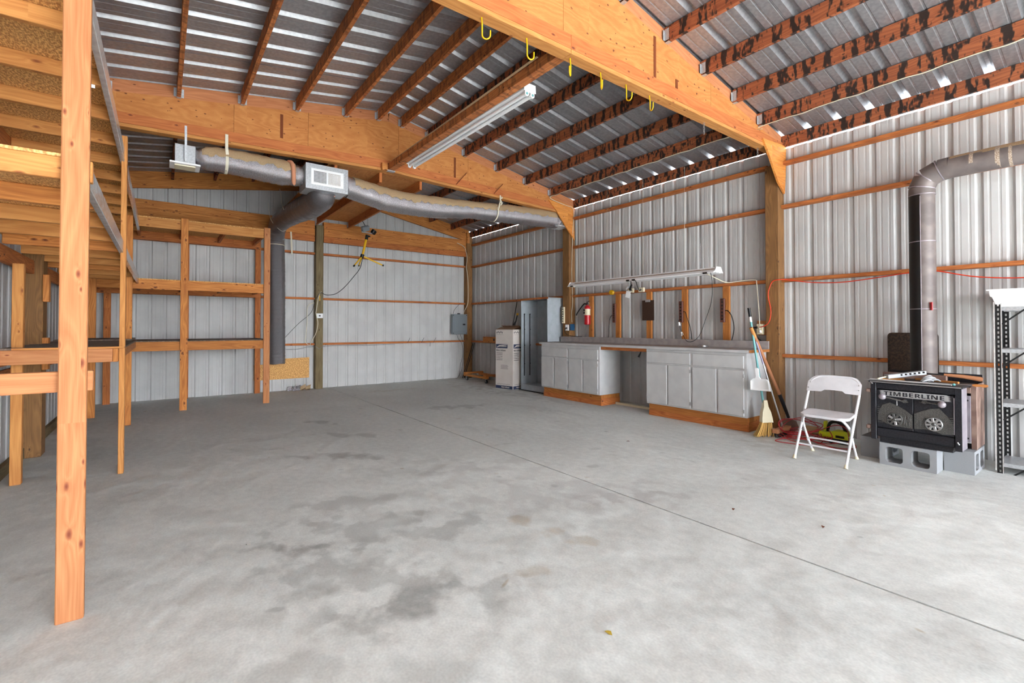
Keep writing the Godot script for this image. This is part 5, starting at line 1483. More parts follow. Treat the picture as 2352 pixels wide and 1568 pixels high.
func build_stove() -> void:
	concrete_block("front concrete block under the stove, its two hollows facing the room", Vector3(-0.924, 0, 8.470), Vector3(0, 0, 1), Vector3(1, 0, 0))
	concrete_block("concrete block under left end of the stove, next to the chair", Vector3(-0.745, 0.0, 8.275), Vector3(1, 0, 0), Vector3(0, 0, 1))
	concrete_block("concrete block under right end of the stove, next to the metal shelf", Vector3(-0.728, 0.0, 8.866), Vector3(1, 0, 0), Vector3(0, 0, 1))
	thing("wood_stove", "black cast iron wood stove with mountain relief doors set on concrete blocks", "stove", Vector3(-0.7, 0.191, 8.715))
	# firebox and frame
	boxp("firebox", M.iron, -0.895, -0.48, 0.25, 0.70, 8.455, 8.975, 0.004)
	boxp("base_skid", M.iron, -0.90, -0.40, 0.1912, 0.249, 8.47, 8.96, 0.003)
	boxp("front_post", M.iron, -0.930, -0.890, 0.215, 0.722, 8.410, 8.452, 0.004, 1)
	boxp("front_post", M.lav_iron, -0.930, -0.745, 0.215, 0.722, 8.982, 9.018, 0.004, 1)
	boxp("front_post_face", M.iron, -0.9345, -0.9305, 0.216, 0.721, 8.977, 9.019, 0.002, 1)
	boxp("top_rail", M.iron, -0.930, -0.88, 0.668, 0.722, 8.4525, 8.9815, 0.005)
	boxp("bottom_rail", M.iron, -0.928, -0.88, 0.245, 0.322, 8.4525, 8.9765, 0.006)
	boxp("top_plate", M.iron, -0.945, -0.49, 0.723, 0.738, 8.40, 9.03, 0.003)
	boxp("top_plate_edge", M.steel, -0.9465, -0.9455, 0.726, 0.735, 8.41, 9.02, 0.0)
	for y in [[0.63, 0.66], [0.30, 0.335]]:
		boxp("hinge_lug", M.rust_iron, -0.925, -0.87, y[0], y[1], 8.372, 8.409, 0.005)
	# the shell behind: two side shields and a back top rail
	boxp("side_shield", M.rust_iron, -0.60, -0.285, 0.1912, 0.736, 9.045, 9.052, 0.002, 1)
	boxp("side_shield", M.iron, -0.60, -0.285, 0.1912, 0.736, 8.375, 8.382, 0.002, 1)
	boxp("back_shield", M.iron, -0.290, -0.284, 0.20, 0.80, 8.383, 9.044, 0.002, 1)
	boxp("shield_flange", M.rust_iron, -0.615, -0.601, 0.193, 0.735, 9.02, 9.056, 0.002, 1)
	boxp("shield_web", M.lav_iron, -0.62, -0.612, 0.25, 0.64, 8.985, 9.019, 0.001, 1)
	boxp("top_rear_rail", M.rust_iron, -0.52, -0.47, 0.7385, 0.790, 8.39, 8.85, 0.004)
	for q in [[0.60, 9.0], [0.28, 9.0]]:
		tubep("bolt", M.black, [Vector3(-0.622, q[0], q[1]), Vector3(-0.626, q[0], q[1])], 0.008, 8)
	boxp("spacer", M.rust_iron, -0.62, -0.61, 0.66, 0.71, 8.985, 9.02, 0.002)
	for e in [[8.415, 0.73], [8.99, 0.29]]:
		tubep("weld", M.steel, [Vector3(-0.936, e[1], e[0]), Vector3(-0.936, e[1] - 0.02, e[0] + 0.012)], 0.006, 6)
	# doors with relief
	for s in 2:
		var z0 := 8.454 if s == 0 else 8.714
		var z1 := 8.711 if s == 0 else 8.972
		boxp("door", M.iron, -0.926, -0.896, 0.326, 0.662, z0, z1, 0.004)
		var bs := Basis(Vector3(0, 0, 1), Vector3.UP, Vector3(-1, 0, 0))
		var at := Transform3D(bs, Vector3(-0.926, 0, 0))
		var ridge := []
		if s == 0:
			ridge = [Vector2(8.462, 0.40), Vector2(8.53, 0.365), Vector2(8.60, 0.352), Vector2(8.705, 0.35), Vector2(8.706, 0.46), Vector2(8.66, 0.50), Vector2(8.60, 0.535), Vector2(8.55, 0.555), Vector2(8.50, 0.53), Vector2(8.475, 0.48)]
		else:
			ridge = [Vector2(8.718, 0.35), Vector2(8.80, 0.36), Vector2(8.86, 0.35), Vector2(8.90, 0.335), Vector2(8.965, 0.345), Vector2(8.962, 0.43), Vector2(8.93, 0.49), Vector2(8.88, 0.545), Vector2(8.82, 0.535), Vector2(8.76, 0.505), Vector2(8.718, 0.48)]
		prismp("mountain_relief", M.castiron, at, ridge, 0.006)
		# crags: short raised ribs running down the slopes
		var st := mb()
		for k in 34:
			var f := rng.randf()
			var zz := lerpf(z0 + 0.02, z1 - 0.015, f)
			var crest := 0.0
			for i in ridge.size():
				var a: Vector2 = ridge[i]
				var b: Vector2 = ridge[(i + 1) % ridge.size()]
				if (a.x - zz) * (b.x - zz) <= 0.0 and absf(a.x - b.x) > 1e-4:
					crest = maxf(crest, lerpf(a.y, b.y, (zz - a.x) / (b.x - a.x)))
			var yy := rng.randf_range(0.40, maxf(0.41, crest - 0.015))
			var l := rng.randf_range(0.02, 0.05)
			var tilt := 0.55 if (zz < (8.55 if s == 0 else 8.87)) == (s == 0) else -0.55
			bar(st, origin[T], Vector3(-0.9335, yy, zz), Vector3(-0.9335, yy - l * 0.55, zz - l * tilt), 0.004, 0.0035, Vector3.LEFT, 0.001)
		part("crags", st, M.castiron)
		st = mb()
		for k in 9:
			var zc: float = (8.468 if s == 0 else 8.955) + (0.002 * k if s == 0 else -0.0005 * k)
			var y := 0.505 - k * 0.0165 if s == 0 else 0.475 - k * 0.0150
			bar(st, origin[T], Vector3(-0.9350, y, zc - 0.010 - 0.0012 * k), Vector3(-0.9350, y + 0.004, zc + 0.010 + 0.0012 * k), 0.006, 0.006, Vector3.LEFT, 0.001)
		part("fir_tree", st, M.castiron)
		st = mb()
		for k in 14:
			var zc := rng.randf_range(z0 + (0.15 if s == 0 else 0.01), z1 - (0.01 if s == 0 else 0.13))
			var y := rng.randf_range(0.36, 0.43)
			bar(st, origin[T], Vector3(-0.9345, y, zc), Vector3(-0.9345, y + 0.03, zc), 0.004, 0.004, Vector3.LEFT, 0.001)
		part("fir_grove", st, M.castiron)
		# draught wheel
		var wc := Vector3(-0.932, 0.412, 8.585 if s == 0 else 8.846)
		st = mb()
		var xf := Transform3D(Basis(Vector3.UP, Vector3.LEFT, Vector3.BACK), wc - origin[T])
		lathe(st, xf, [Vector2(0.058, 0.0), Vector2(0.058, 0.006), Vector2(0.054, 0.012), Vector2(0.049, 0.012), Vector2(0.047, 0.004)], 28)
		part("draught_wheel", st, M.castiron if s == 0 else M.steel)
		st = mb()
		lathe(st, xf, [Vector2(0.047, 0.003), Vector2(0.0, 0.003)], 24)
		part("wheel_back", st, M.iron)
		for k in 8:
			var a := TAU * k / 8.0 + 0.2
			var e := Vector3(0, sin(a), cos(a))
			barp("spoke", M.castiron if s == 0 and k % 3 else M.steel, wc + Vector3(-0.008, 0, 0) + e * 0.010, wc + Vector3(-0.008, 0, 0) + e * 0.050, 0.018, 0.007, Vector3.LEFT, 0.002)
		st = mb()
		lathe(st, xf, [Vector2(0.014, 0.004), Vector2(0.014, 0.016), Vector2(0.009, 0.022), Vector2(0.0, 0.023)], 14)
		part("wheel_knob", st, M.castiron)
		# latch handle with its ball
		var bc := Vector3(-0.985, 0.608 if s == 0 else 0.588, 8.512 if s == 0 else 8.908)
		var pv := Vector3(-0.955, 0.580 if s == 0 else 0.590, 8.655 if s == 0 else 8.785)
		ball("handle_ball", M.lav_iron, bc, 0.027)
		var hp := []
		for k in 15:
			hp.append(pv.lerp(bc, k / 14.0))
		tubep("handle_coil", M.castiron, hp, [0.006, 0.008, 0.006, 0.008, 0.006, 0.008, 0.006, 0.008, 0.006, 0.008, 0.006, 0.008, 0.006, 0.008, 0.006], 8)
		tubep("latch_pivot", M.castiron, [Vector3(-0.926, pv.y, pv.z), Vector3(-0.968, pv.y, pv.z)], [0.018, 0.010], 10)
		tubep("latch_tip", M.castiron, [pv, pv + (pv - bc).normalized() * 0.03], [0.009, 0.004], 8)
	tubep("drip", M.white, [Vector3(-0.9275, 0.585, 8.600), Vector3(-0.9275, 0.535, 8.601)], 0.0025, 5)
	boxp("door_rim", M.lav_iron, -0.932, -0.926, 0.345, 0.645, 8.968, 8.976, 0.002, 1)
	# name plate, ragged at both ends
	var plate := []
	plate.append_array([Vector2(8.50, 0.612), Vector2(8.712, 0.607), Vector2(8.925, 0.6085)])
	for k in 4:
		plate.append(Vector2(8.957 - 0.002 * k, 0.611 + k * 0.013))
		plate.append(Vector2(8.936 - 0.002 * k, 0.618 + k * 0.013))
	plate.append_array([Vector2(8.93, 0.661), Vector2(8.712, 0.660), Vector2(8.498, 0.659)])
	for k in 4:
		plate.append(Vector2(8.474 + 0.002 * k, 0.656 - k * 0.012))
		plate.append(Vector2(8.494 + 0.002 * k, 0.649 - k * 0.012))
	var bs2 := Basis(Vector3(0, 0, 1), Vector3.UP, Vector3(-1, 0, 0))
	prismp("name_plate", M.lav_plate, Transform3D(bs2, Vector3(-0.926, 0, 0)), plate, 0.006)
	letters("lettering", "TIMBERLINE", M.iron, Transform3D(bs2, Vector3(-0.9322, 0.6165, 8.713)), 0.034, 0.405, "Droid Sans")

	# stovepipe
	thing("stove_pipe", "dark metal stove pipe rising from the stove then elbowing along right wall", "stove pipe", Vector3(-0.35, 0.75, 8.66))
	var px := -0.35
	var pz := 8.66
	tubep("pipe_section", M.pipe, [Vector3(px, 0.74, pz), Vector3(px, 1.39, pz)], 0.098, 26)
	tubep("pipe_section", M.pipe, [Vector3(px, 1.391, pz), Vector3(px, 2.02, pz)], 0.097, 26)
	tubep("pipe_section", M.pipe, [Vector3(px, 2.021, pz), Vector3(px, 2.46, pz)], 0.096, 26)
	var eb := [Vector3(px, 2.46, pz), Vector3(px, 2.53, pz), Vector3(px, 2.615, pz + 0.035), Vector3(px, 2.665, pz + 0.13), Vector3(px, 2.672, pz + 0.20)]
	for k in 4:
		tubep("elbow_gore", M.pipe, [eb[k], eb[k + 1]], [0.099, 0.097], 26)
	tubep("pipe_section", M.pipe, [eb[4], Vector3(px, 2.69, 10.6)], 0.096, 26)
	for q in [[0.78, 0.1015], [1.39, 0.1005], [2.02, 0.1], [2.46, 0.101]]:
		tubep("seam_ring", M.lav_iron, [Vector3(px, q[0] - 0.004, pz), Vector3(px, q[0] + 0.004, pz)], q[1], 26)
	for k in 3:
		var dd: Vector3 = (eb[k + 2] - eb[k]).normalized() * 0.004
		tubep("seam_ring", M.lav_iron, [eb[k + 1] - dd, eb[k + 1] + dd], 0.1015, 26)
	# the side away from the doorway has its shade laid on as a black skin
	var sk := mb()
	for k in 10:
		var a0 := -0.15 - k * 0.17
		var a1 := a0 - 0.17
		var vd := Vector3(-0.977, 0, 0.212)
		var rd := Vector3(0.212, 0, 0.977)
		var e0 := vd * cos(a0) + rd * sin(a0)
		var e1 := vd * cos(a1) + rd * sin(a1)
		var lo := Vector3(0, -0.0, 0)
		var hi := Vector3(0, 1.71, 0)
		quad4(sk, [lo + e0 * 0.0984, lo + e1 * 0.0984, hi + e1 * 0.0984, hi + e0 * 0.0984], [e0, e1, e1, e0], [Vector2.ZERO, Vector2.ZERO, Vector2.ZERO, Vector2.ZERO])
	part("painted_shade", sk, M.black)
	barp("lock_seam", M.lav_iron, Vector3(px - 0.098, 0.79, pz + 0.007), Vector3(px - 0.098, 2.44, pz + 0.007), 0.006, 0.006, Vector3.LEFT, 0.001)
	var dp := []
	for k in 24:
		dp.append(Vector3(px, 2.672 + 0.018 * k / 23.0, pz + 0.21 + k * 0.075))
	dust_on("dust", M.dust, dp, 0.096, 0.95, 81)
	for q in [9.0, 9.16, 9.24, 9.36, 9.40, 9.58]:
		var w: float = 0.012 + 0.02 * fmod(q * 7.3, 1.0)
		tubep("soot_streak", M.grime, [Vector3(px, 2.676, q), Vector3(px, 2.676, q + w)], 0.0966, 26)
	thing("thermometer", "small red magnetic thermometer stuck on stove pipe", "thermometer", Vector3(px - 0.07, 1.41, pz + 0.07))
	var th := mb()
	cbox(th, Transform3D(Basis.from_euler(Vector3(0, -PI * 0.27, 0)), Vector3(px - 0.075, 1.412, pz + 0.070) - origin[T]), Vector3(0.012, 0.075, 0.05), 0.006)
	part("case", th, M.red)
	th = mb()
	cbox(th, Transform3D(Basis.from_euler(Vector3(0, -PI * 0.27, 0)), Vector3(px - 0.0795, 1.412, pz + 0.074) - origin[T]), Vector3(0.006, 0.045, 0.016), 0.002)
	part("gauge", th, M.black)

	thing("baking_tray", "rusty dark tray with rounded corners leaning on wall behind stove pipe", "tray", Vector3(-0.12, 0.3, 8.5))
	var tray := []
	for q in [[8.325, 0.30], [8.72, 0.30], [8.72, 1.165], [8.325, 1.165]]:
		for s in 4:
			var k: int = [[8.325, 0.30], [8.72, 0.30], [8.72, 1.165], [8.325, 1.165]].find(q)
			var a := PI + PI * 0.5 * k + PI * 0.5 * s / 3.0
			var rr := 0.035
			tray.append(Vector2(q[0] + (rr if k == 0 or k == 3 else -rr) + rr * cos(a), q[1] + (rr if k < 2 else -rr) + rr * sin(a)))
	var inner := []
	for q in tray:
		inner.append(Vector2(8.5225 + (q.x - 8.5225) * 0.90, 0.7325 + (q.y - 0.7325) * 0.95))
	prismp("tray", M.board, Transform3D(bs2, Vector3(-0.112, 0, 0)), tray, 0.012)
	prismp("tray_floor", M.board, Transform3D(bs2, Vector3(-0.1242, 0, 0)), inner, 0.004)

	# what lies on top of the stove
	thing("power_strip", "grey power strip lying askew on top of the stove", "power strip", Vector3(-0.80, 0.738, 8.65))
	barp("case", M.breaker_light, Vector3(-0.87, 0.775, 8.51), Vector3(-0.62, 0.815, 8.72), 0.055, 0.034)
	var dirp := (Vector3(-0.62, 0.815, 8.72) - Vector3(-0.87, 0.775, 8.51))
	for k in 6:
		var c := Vector3(-0.87, 0.775, 8.51) + dirp * (0.34 + k * 0.115) + Vector3(-0.020, 0.006, 0.024)
		ball("socket", M.black, c, 0.008)
	tubep("lead", M.cord_white, spline([Vector3(-0.87, 0.775, 8.51), Vector3(-0.93, 0.76, 8.47), Vector3(-0.85, 0.752, 8.45), Vector3(-0.65, 0.752, 8.47)], 6), 0.006, 7)
	thing("work_glove", "crumpled pale cloth glove on top of the stove below the power strip", "glove", Vector3(-0.78, 0.738, 8.80))
	for q in [[Vector3(-0.83, 0.757, 8.74), Vector3(-0.72, 0.775, 8.82), 0.022], [Vector3(-0.80, 0.775, 8.75), Vector3(-0.70, 0.785, 8.79), 0.018], [Vector3(-0.86, 0.755, 8.76), Vector3(-0.80, 0.757, 8.82), 0.017], [Vector3(-0.78, 0.752, 8.78), Vector3(-0.72, 0.755, 8.85), 0.014]]:
		tubep("fold", M.breaker_light, spline([q[0], (q[0] + q[1]) * 0.5 + Vector3(0, 0.016, 0.01), q[1]], 4), [0.004, q[2] * 0.45, q[2] * 0.6, q[2] * 0.62, q[2] * 0.6, q[2] * 0.58, q[2] * 0.5, q[2] * 0.4, 0.004], 8)
	var sticks := [
		["wood_stick", "pale square wood stick lying across top of the stove", "stick", [Vector3(-0.62, 0.752, 8.66), Vector3(-0.72, 0.752, 8.965)], M.fir, 0.024],
		["wood_stick", "second flat wood stick lying behind grey power strip on the stove", "stick", [Vector3(-0.78, 0.7475, 8.43), Vector3(-0.70, 0.7475, 8.60)], M.fir, 0.018]]
	for q in sticks:
		thing(q[0], q[1], q[2], q[3][0], "sticks on the stove")
		barp("stick", q[4], q[3][0], q[3][1], q[5], 0.018)
	thing("cooking_fork", "long fork with worn wooden handle lying across back of the stove", "fork", Vector3(-0.45, 0.76, 8.9))
	tubep("shaft", M.black, [Vector3(-0.53, 0.80, 8.70), Vector3(-0.50, 0.795, 8.83)], 0.006, 7)
	for k in 3:
		tubep("tine", M.black, [Vector3(-0.53, 0.80, 8.70), Vector3(-0.55 + k * 0.02, 0.802, 8.67), Vector3(-0.56 + k * 0.03, 0.798, 8.60)], 0.003, 6)
	tubep("handle", M.handle, [Vector3(-0.50, 0.795, 8.83), Vector3(-0.49, 0.790, 8.95), Vector3(-0.48, 0.775, 9.06), Vector3(-0.478, 0.772, 9.075)], [0.012, 0.017, 0.021, 0.016], 10)
	thing("skewer", "thin steel skewer with turned wooden handle pointing at the metal shelf", "skewer", Vector3(-0.80, 0.745, 9.0))
	tubep("rod", M.steel, [Vector3(-0.86, 0.748, 8.66), Vector3(-0.80, 0.748, 9.06)], 0.003, 6)
	tubep("handle", M.kick, [Vector3(-0.80, 0.748, 9.06), Vector3(-0.797, 0.748, 9.08), Vector3(-0.795, 0.748, 9.105), Vector3(-0.792, 0.748, 9.13), Vector3(-0.79, 0.748, 9.15)], [0.006, 0.013, 0.009, 0.014, 0.008], 9)
	thing("barbecue_tongs", "long flat steel tongs along front edge of the stove top", "tongs", Vector3(-0.92, 0.74, 8.7))
	barp("arm", M.steel, Vector3(-0.93, 0.7435, 8.36), Vector3(-0.90, 0.7435, 8.955), 0.016, 0.006)
	barp("arm", M.white, Vector3(-0.905, 0.751, 8.40), Vector3(-0.89, 0.747, 8.96), 0.012, 0.005)
	ball("end_loop", M.teal, Vector3(-0.89, 0.750, 8.965), 0.011)

	# chair
	folding_chair()

	# coil, saw
	thing("cord_coil", "coiled dark red extension cord heaped on floor behind the chair", "extension cord", Vector3(-0.5, 0, 7.75))
	for loop in 12:
		var c := Vector3(-0.47 + rng.randf_range(-0.05, 0.05), 0.012 + loop * 0.0075, 7.66 + rng.randf_range(-0.06, 0.07))
		var rx := rng.randf_range(0.13, 0.20)
		var rz := rng.randf_range(0.15, 0.24)
		var pts := []
		var ph := rng.randf() * TAU
		for k in 25:
			var a := ph + TAU * k / 24.0
			pts.append(c + Vector3(cos(a) * rx, 0.02 * sin(a * 2.0 + loop) + (0.05 if loop > 8 else 0.0) * (1.0 + cos(a)), sin(a) * rz))
		tubep("loop", M.cord_red, pts, 0.0045, 6)
	for q in [[Vector3(-0.55, 0.06, 7.6), Vector3(-0.62, 0.02, 7.85), Vector3(-0.66, 0.01, 8.05), Vector3(-0.56, 0.015, 8.17), Vector3(-0.50, 0.05, 8.12), Vector3(-0.55, 0.02, 7.95)], [Vector3(-0.6, 0.03, 7.6), Vector3(-0.80, 0.006, 7.52), Vector3(-0.82, 0.006, 7.65), Vector3(-0.72, 0.006, 7.9), Vector3(-0.62, 0.006, 8.1)], [Vector3(-0.40, 0.08, 7.75), Vector3(-0.42, 0.19, 7.95), Vector3(-0.44, 0.17, 8.06), Vector3(-0.50, 0.06, 8.10)], [Vector3(-0.50, 0.08, 7.75), Vector3(-0.56, 0.05, 7.9), Vector3(-0.58, 0.09, 7.98), Vector3(-0.50, 0.15, 7.92)]]:
		tubep("stray_turn", M.cord_red, spline(q, 7), 0.0045, 6)
	thing("electric_chainsaw", "lime green electric chainsaw in tan scabbard on floor behind the chair", "chainsaw", Vector3(-0.36, 0, 7.88))
	var st := mb()
	prism(st, Transform3D(bs2, Vector3(-0.28, 0, 0) - origin[T]), [Vector2(7.82, 0.04), Vector2(8.00, 0.035), Vector2(8.06, 0.05), Vector2(8.06, 0.10), Vector2(8.02, 0.128), Vector2(7.93, 0.125), Vector2(7.87, 0.10), Vector2(7.80, 0.11), Vector2(7.79, 0.07)], 0.13)
	part("body", st, M.lime)
	boxp("base", M.black, -0.425, -0.27, 0.0, 0.05, 7.84, 8.06, 0.008)
	tubep("top_handle", M.black, spline([Vector3(-0.34, 0.10, 7.85), Vector3(-0.34, 0.19, 7.875), Vector3(-0.34, 0.215, 7.93), Vector3(-0.34, 0.19, 7.99), Vector3(-0.34, 0.12, 8.02)], 6), 0.016, 9)
	boxp("hand_guard", M.lime, -0.38, -0.31, 0.10, 0.21, 7.825, 7.845, 0.006, 1)
	boxp("scabbard", M.tan_pad, -0.40, -0.34, 0.055, 0.135, 7.64, 7.79, 0.02)
	boxp("vent", M.black, -0.413, -0.4105, 0.06, 0.085, 7.95, 8.03, 0.002)

	brooms()
	metal_shelf()

func folding_chair() -> void:
	thing("folding_chair", "white metal folding chair with chipped paint facing the room before the stove", "chair", Vector3(-1.15, 0, 8.13))
	var zl := 7.94
	var zr := 8.352
	var front := func(z: float, e: float, y: float) -> Vector3: return Vector3(-1.36 + 0.485 * y, y, z + e * y)
	var pts := []
	for y in [0.02, 0.25, 0.45, 0.62]:
		pts.append(front.call(zl, 0.02, y))
	pts.append_array([front.call(zl + 0.012, 0.02, 0.70), front.call(zl + 0.06, 0.02, 0.742), front.call(zl + 0.12, 0.02, 0.752)])
	pts.append_array([front.call(zr - 0.12, 0.02, 0.752), front.call(zr - 0.06, 0.02, 0.742), front.call(zr - 0.012, 0.02, 0.70)])
	for y in [0.62, 0.45, 0.25, 0.02]:
		pts.append(front.call(zr, 0.02, y))
	tubep("front_frame", M.chair, spline(pts, 5), 0.0115, 10)
	var rear := func(z: float, y: float) -> Vector3: return Vector3(-0.915 - 0.98 * y + 0.25 * y * y, y, z)
	pts = []
	for y in [0.02, 0.14, 0.27]:
		pts.append(rear.call(7.925 + 0.09 * y, y))
	pts.append_array([rear.call(7.97, 0.36), rear.call(8.01, 0.405), rear.call(8.07, 0.418), rear.call(8.23, 0.418), rear.call(8.30, 0.385), rear.call(8.335, 0.30)])
	for y in [0.22, 0.14, 0.02]:
		pts.append(rear.call(8.295 + 0.13 * y, y))
	tubep("rear_frame", M.chair, spline(pts, 5), 0.0105, 10)
	tubep("rung", M.chair, [front.call(zl, 0.02, 0.135), front.call(zr, 0.02, 0.135)], 0.0085, 8)
	var r0: Vector3 = rear.call(7.94, 0.155)
	var r1: Vector3 = rear.call(8.315, 0.155)
	tubep("rung", M.chair, spline([r0 + Vector3(0, -0.03, 0), r0 + Vector3(0, 0, 0.03), r1 + Vector3(0, 0, -0.03), r1 + Vector3(0, -0.02, 0)], 5), 0.0085, 8)
	# seat: a shallow pan with a rolled edge
	var seat := []
	for q in [[-1.425, 8.005, 0.05], [-1.10, 7.985, 0.03], [-1.085, 8.375, 0.03], [-1.43, 8.40, 0.05]]:
		seat.append(q)
	var poly := []
	var corners := [[-1.425, 8.000, 0.07, 0], [-1.425, 8.385, 0.07, 1], [-1.105, 8.355, 0.035, 2], [-1.105, 7.975, 0.035, 3]]
	for q in corners:
		for s in 6:
			var a: float = PI + PI * 0.5 * q[3] + PI * 0.5 * s / 5.0
			# outline in (x, z): corner 0 is front left, going round by +z
			var ca := [Vector2(1, 1), Vector2(1, -1), Vector2(-1, -1), Vector2(-1, 1)][q[3]] as Vector2
			var ang: float = [PI, PI * 0.5, 0.0, -PI * 0.5][q[3]] - PI * 0.5 * 0.0
			var start: Vector2 = [Vector2(0, -1), Vector2(-1, 0), Vector2(0, 1), Vector2(1, 0)][q[3]]
			var stop: Vector2 = [Vector2(-1, 0), Vector2(0, 1), Vector2(1, 0), Vector2(0, -1)][q[3]]
			var f := s / 5.0 * PI * 0.5
			var d := start * cos(f) + stop * sin(f)
			poly.append(Vector2(q[0] + ca.x * q[2] + d.x * q[2], q[1] + ca.y * q[2] + d.y * q[2]))
	var bs := Basis(Vector3(1, 0, 0), Vector3(0, 0, 1), Vector3(0, -1, 0))
	var tilt := Basis(Vector3(0, 0, 1), 0.035)
	prismp("seat", M.chair, Transform3D(tilt * bs, Vector3(0.0, 0.485, 0.0)), poly, 0.022)
	# backrest: a curved sheet, its lower edge cut away in the middle
	var st := mb()
	var rows := 7
	var cols := 18
	for side in [0.0, 0.003]:
		for i in cols:
			for j in rows:
				var p := []
				var nn := []
				var uv := []
				for q in [[i, j], [i + 1, j], [i + 1, j + 1], [i, j + 1]]:
					var f := float(q[0]) / cols
					var g := float(q[1]) / rows
					var e: float = absf(f - 0.5) * 2.0
					var low := 0.612 + (0.018 if e < 0.38 else 0.0) - 0.004 * e
					var high := 0.757 - 0.060 * pow(maxf(0.0, e - 0.62) / 0.38, 2.2)
					var y := lerpf(low, high, g)
					var z := lerpf(7.938, 8.378, f)
					var c: Vector3 = front.call(z, 0.0, y)
					c.x += 0.016 * (1.0 - e * e) - 0.012 - side
					p.append(c - origin[T])
					nn.append(Vector3(-1, 0.3, 0.12 * (f - 0.5)).normalized() * (1.0 if side > 0.0 else -1.0))
					uv.append(Vector2(f, g))
				quad4(st, p, nn, uv)
	part("backrest", st, M.chair)
	for q in [[0.69, 7.96], [0.64, 7.95], [0.69, 8.355], [0.65, 8.36]]:
		var c: Vector3 = front.call(q[1], 0.0, q[0])
		tubep("rivet", M.steel, [c + Vector3(-0.014, 0, 0), c + Vector3(-0.019, 0, 0)], 0.005, 8)
	for q in [[zl, 0.262, 7.95], [zr, 0.252, 8.33]]:
		var c: Vector3 = front.call(q[0], 0.02, q[1])
		tubep("pivot", M.steel, [c + Vector3(0, 0, -0.018), c + Vector3(0, 0, 0.018)], 0.006, 8)
	for p in [front.call(zl, 0.02, 0.0), front.call(zr, 0.02, 0.0)]:
		tubep("foot_cap", M.cream, [p + Vector3(0, 0.0, 0), p + Vector3(0.015, 0.03, 0)], [0.017, 0.0135], 10)
	for p in [rear.call(7.925, 0.0), rear.call(8.295, 0.0)]:
		tubep("foot_cap", M.cream, [p, p + Vector3(-0.03, 0.032, 0.002)], [0.017, 0.0135], 10)

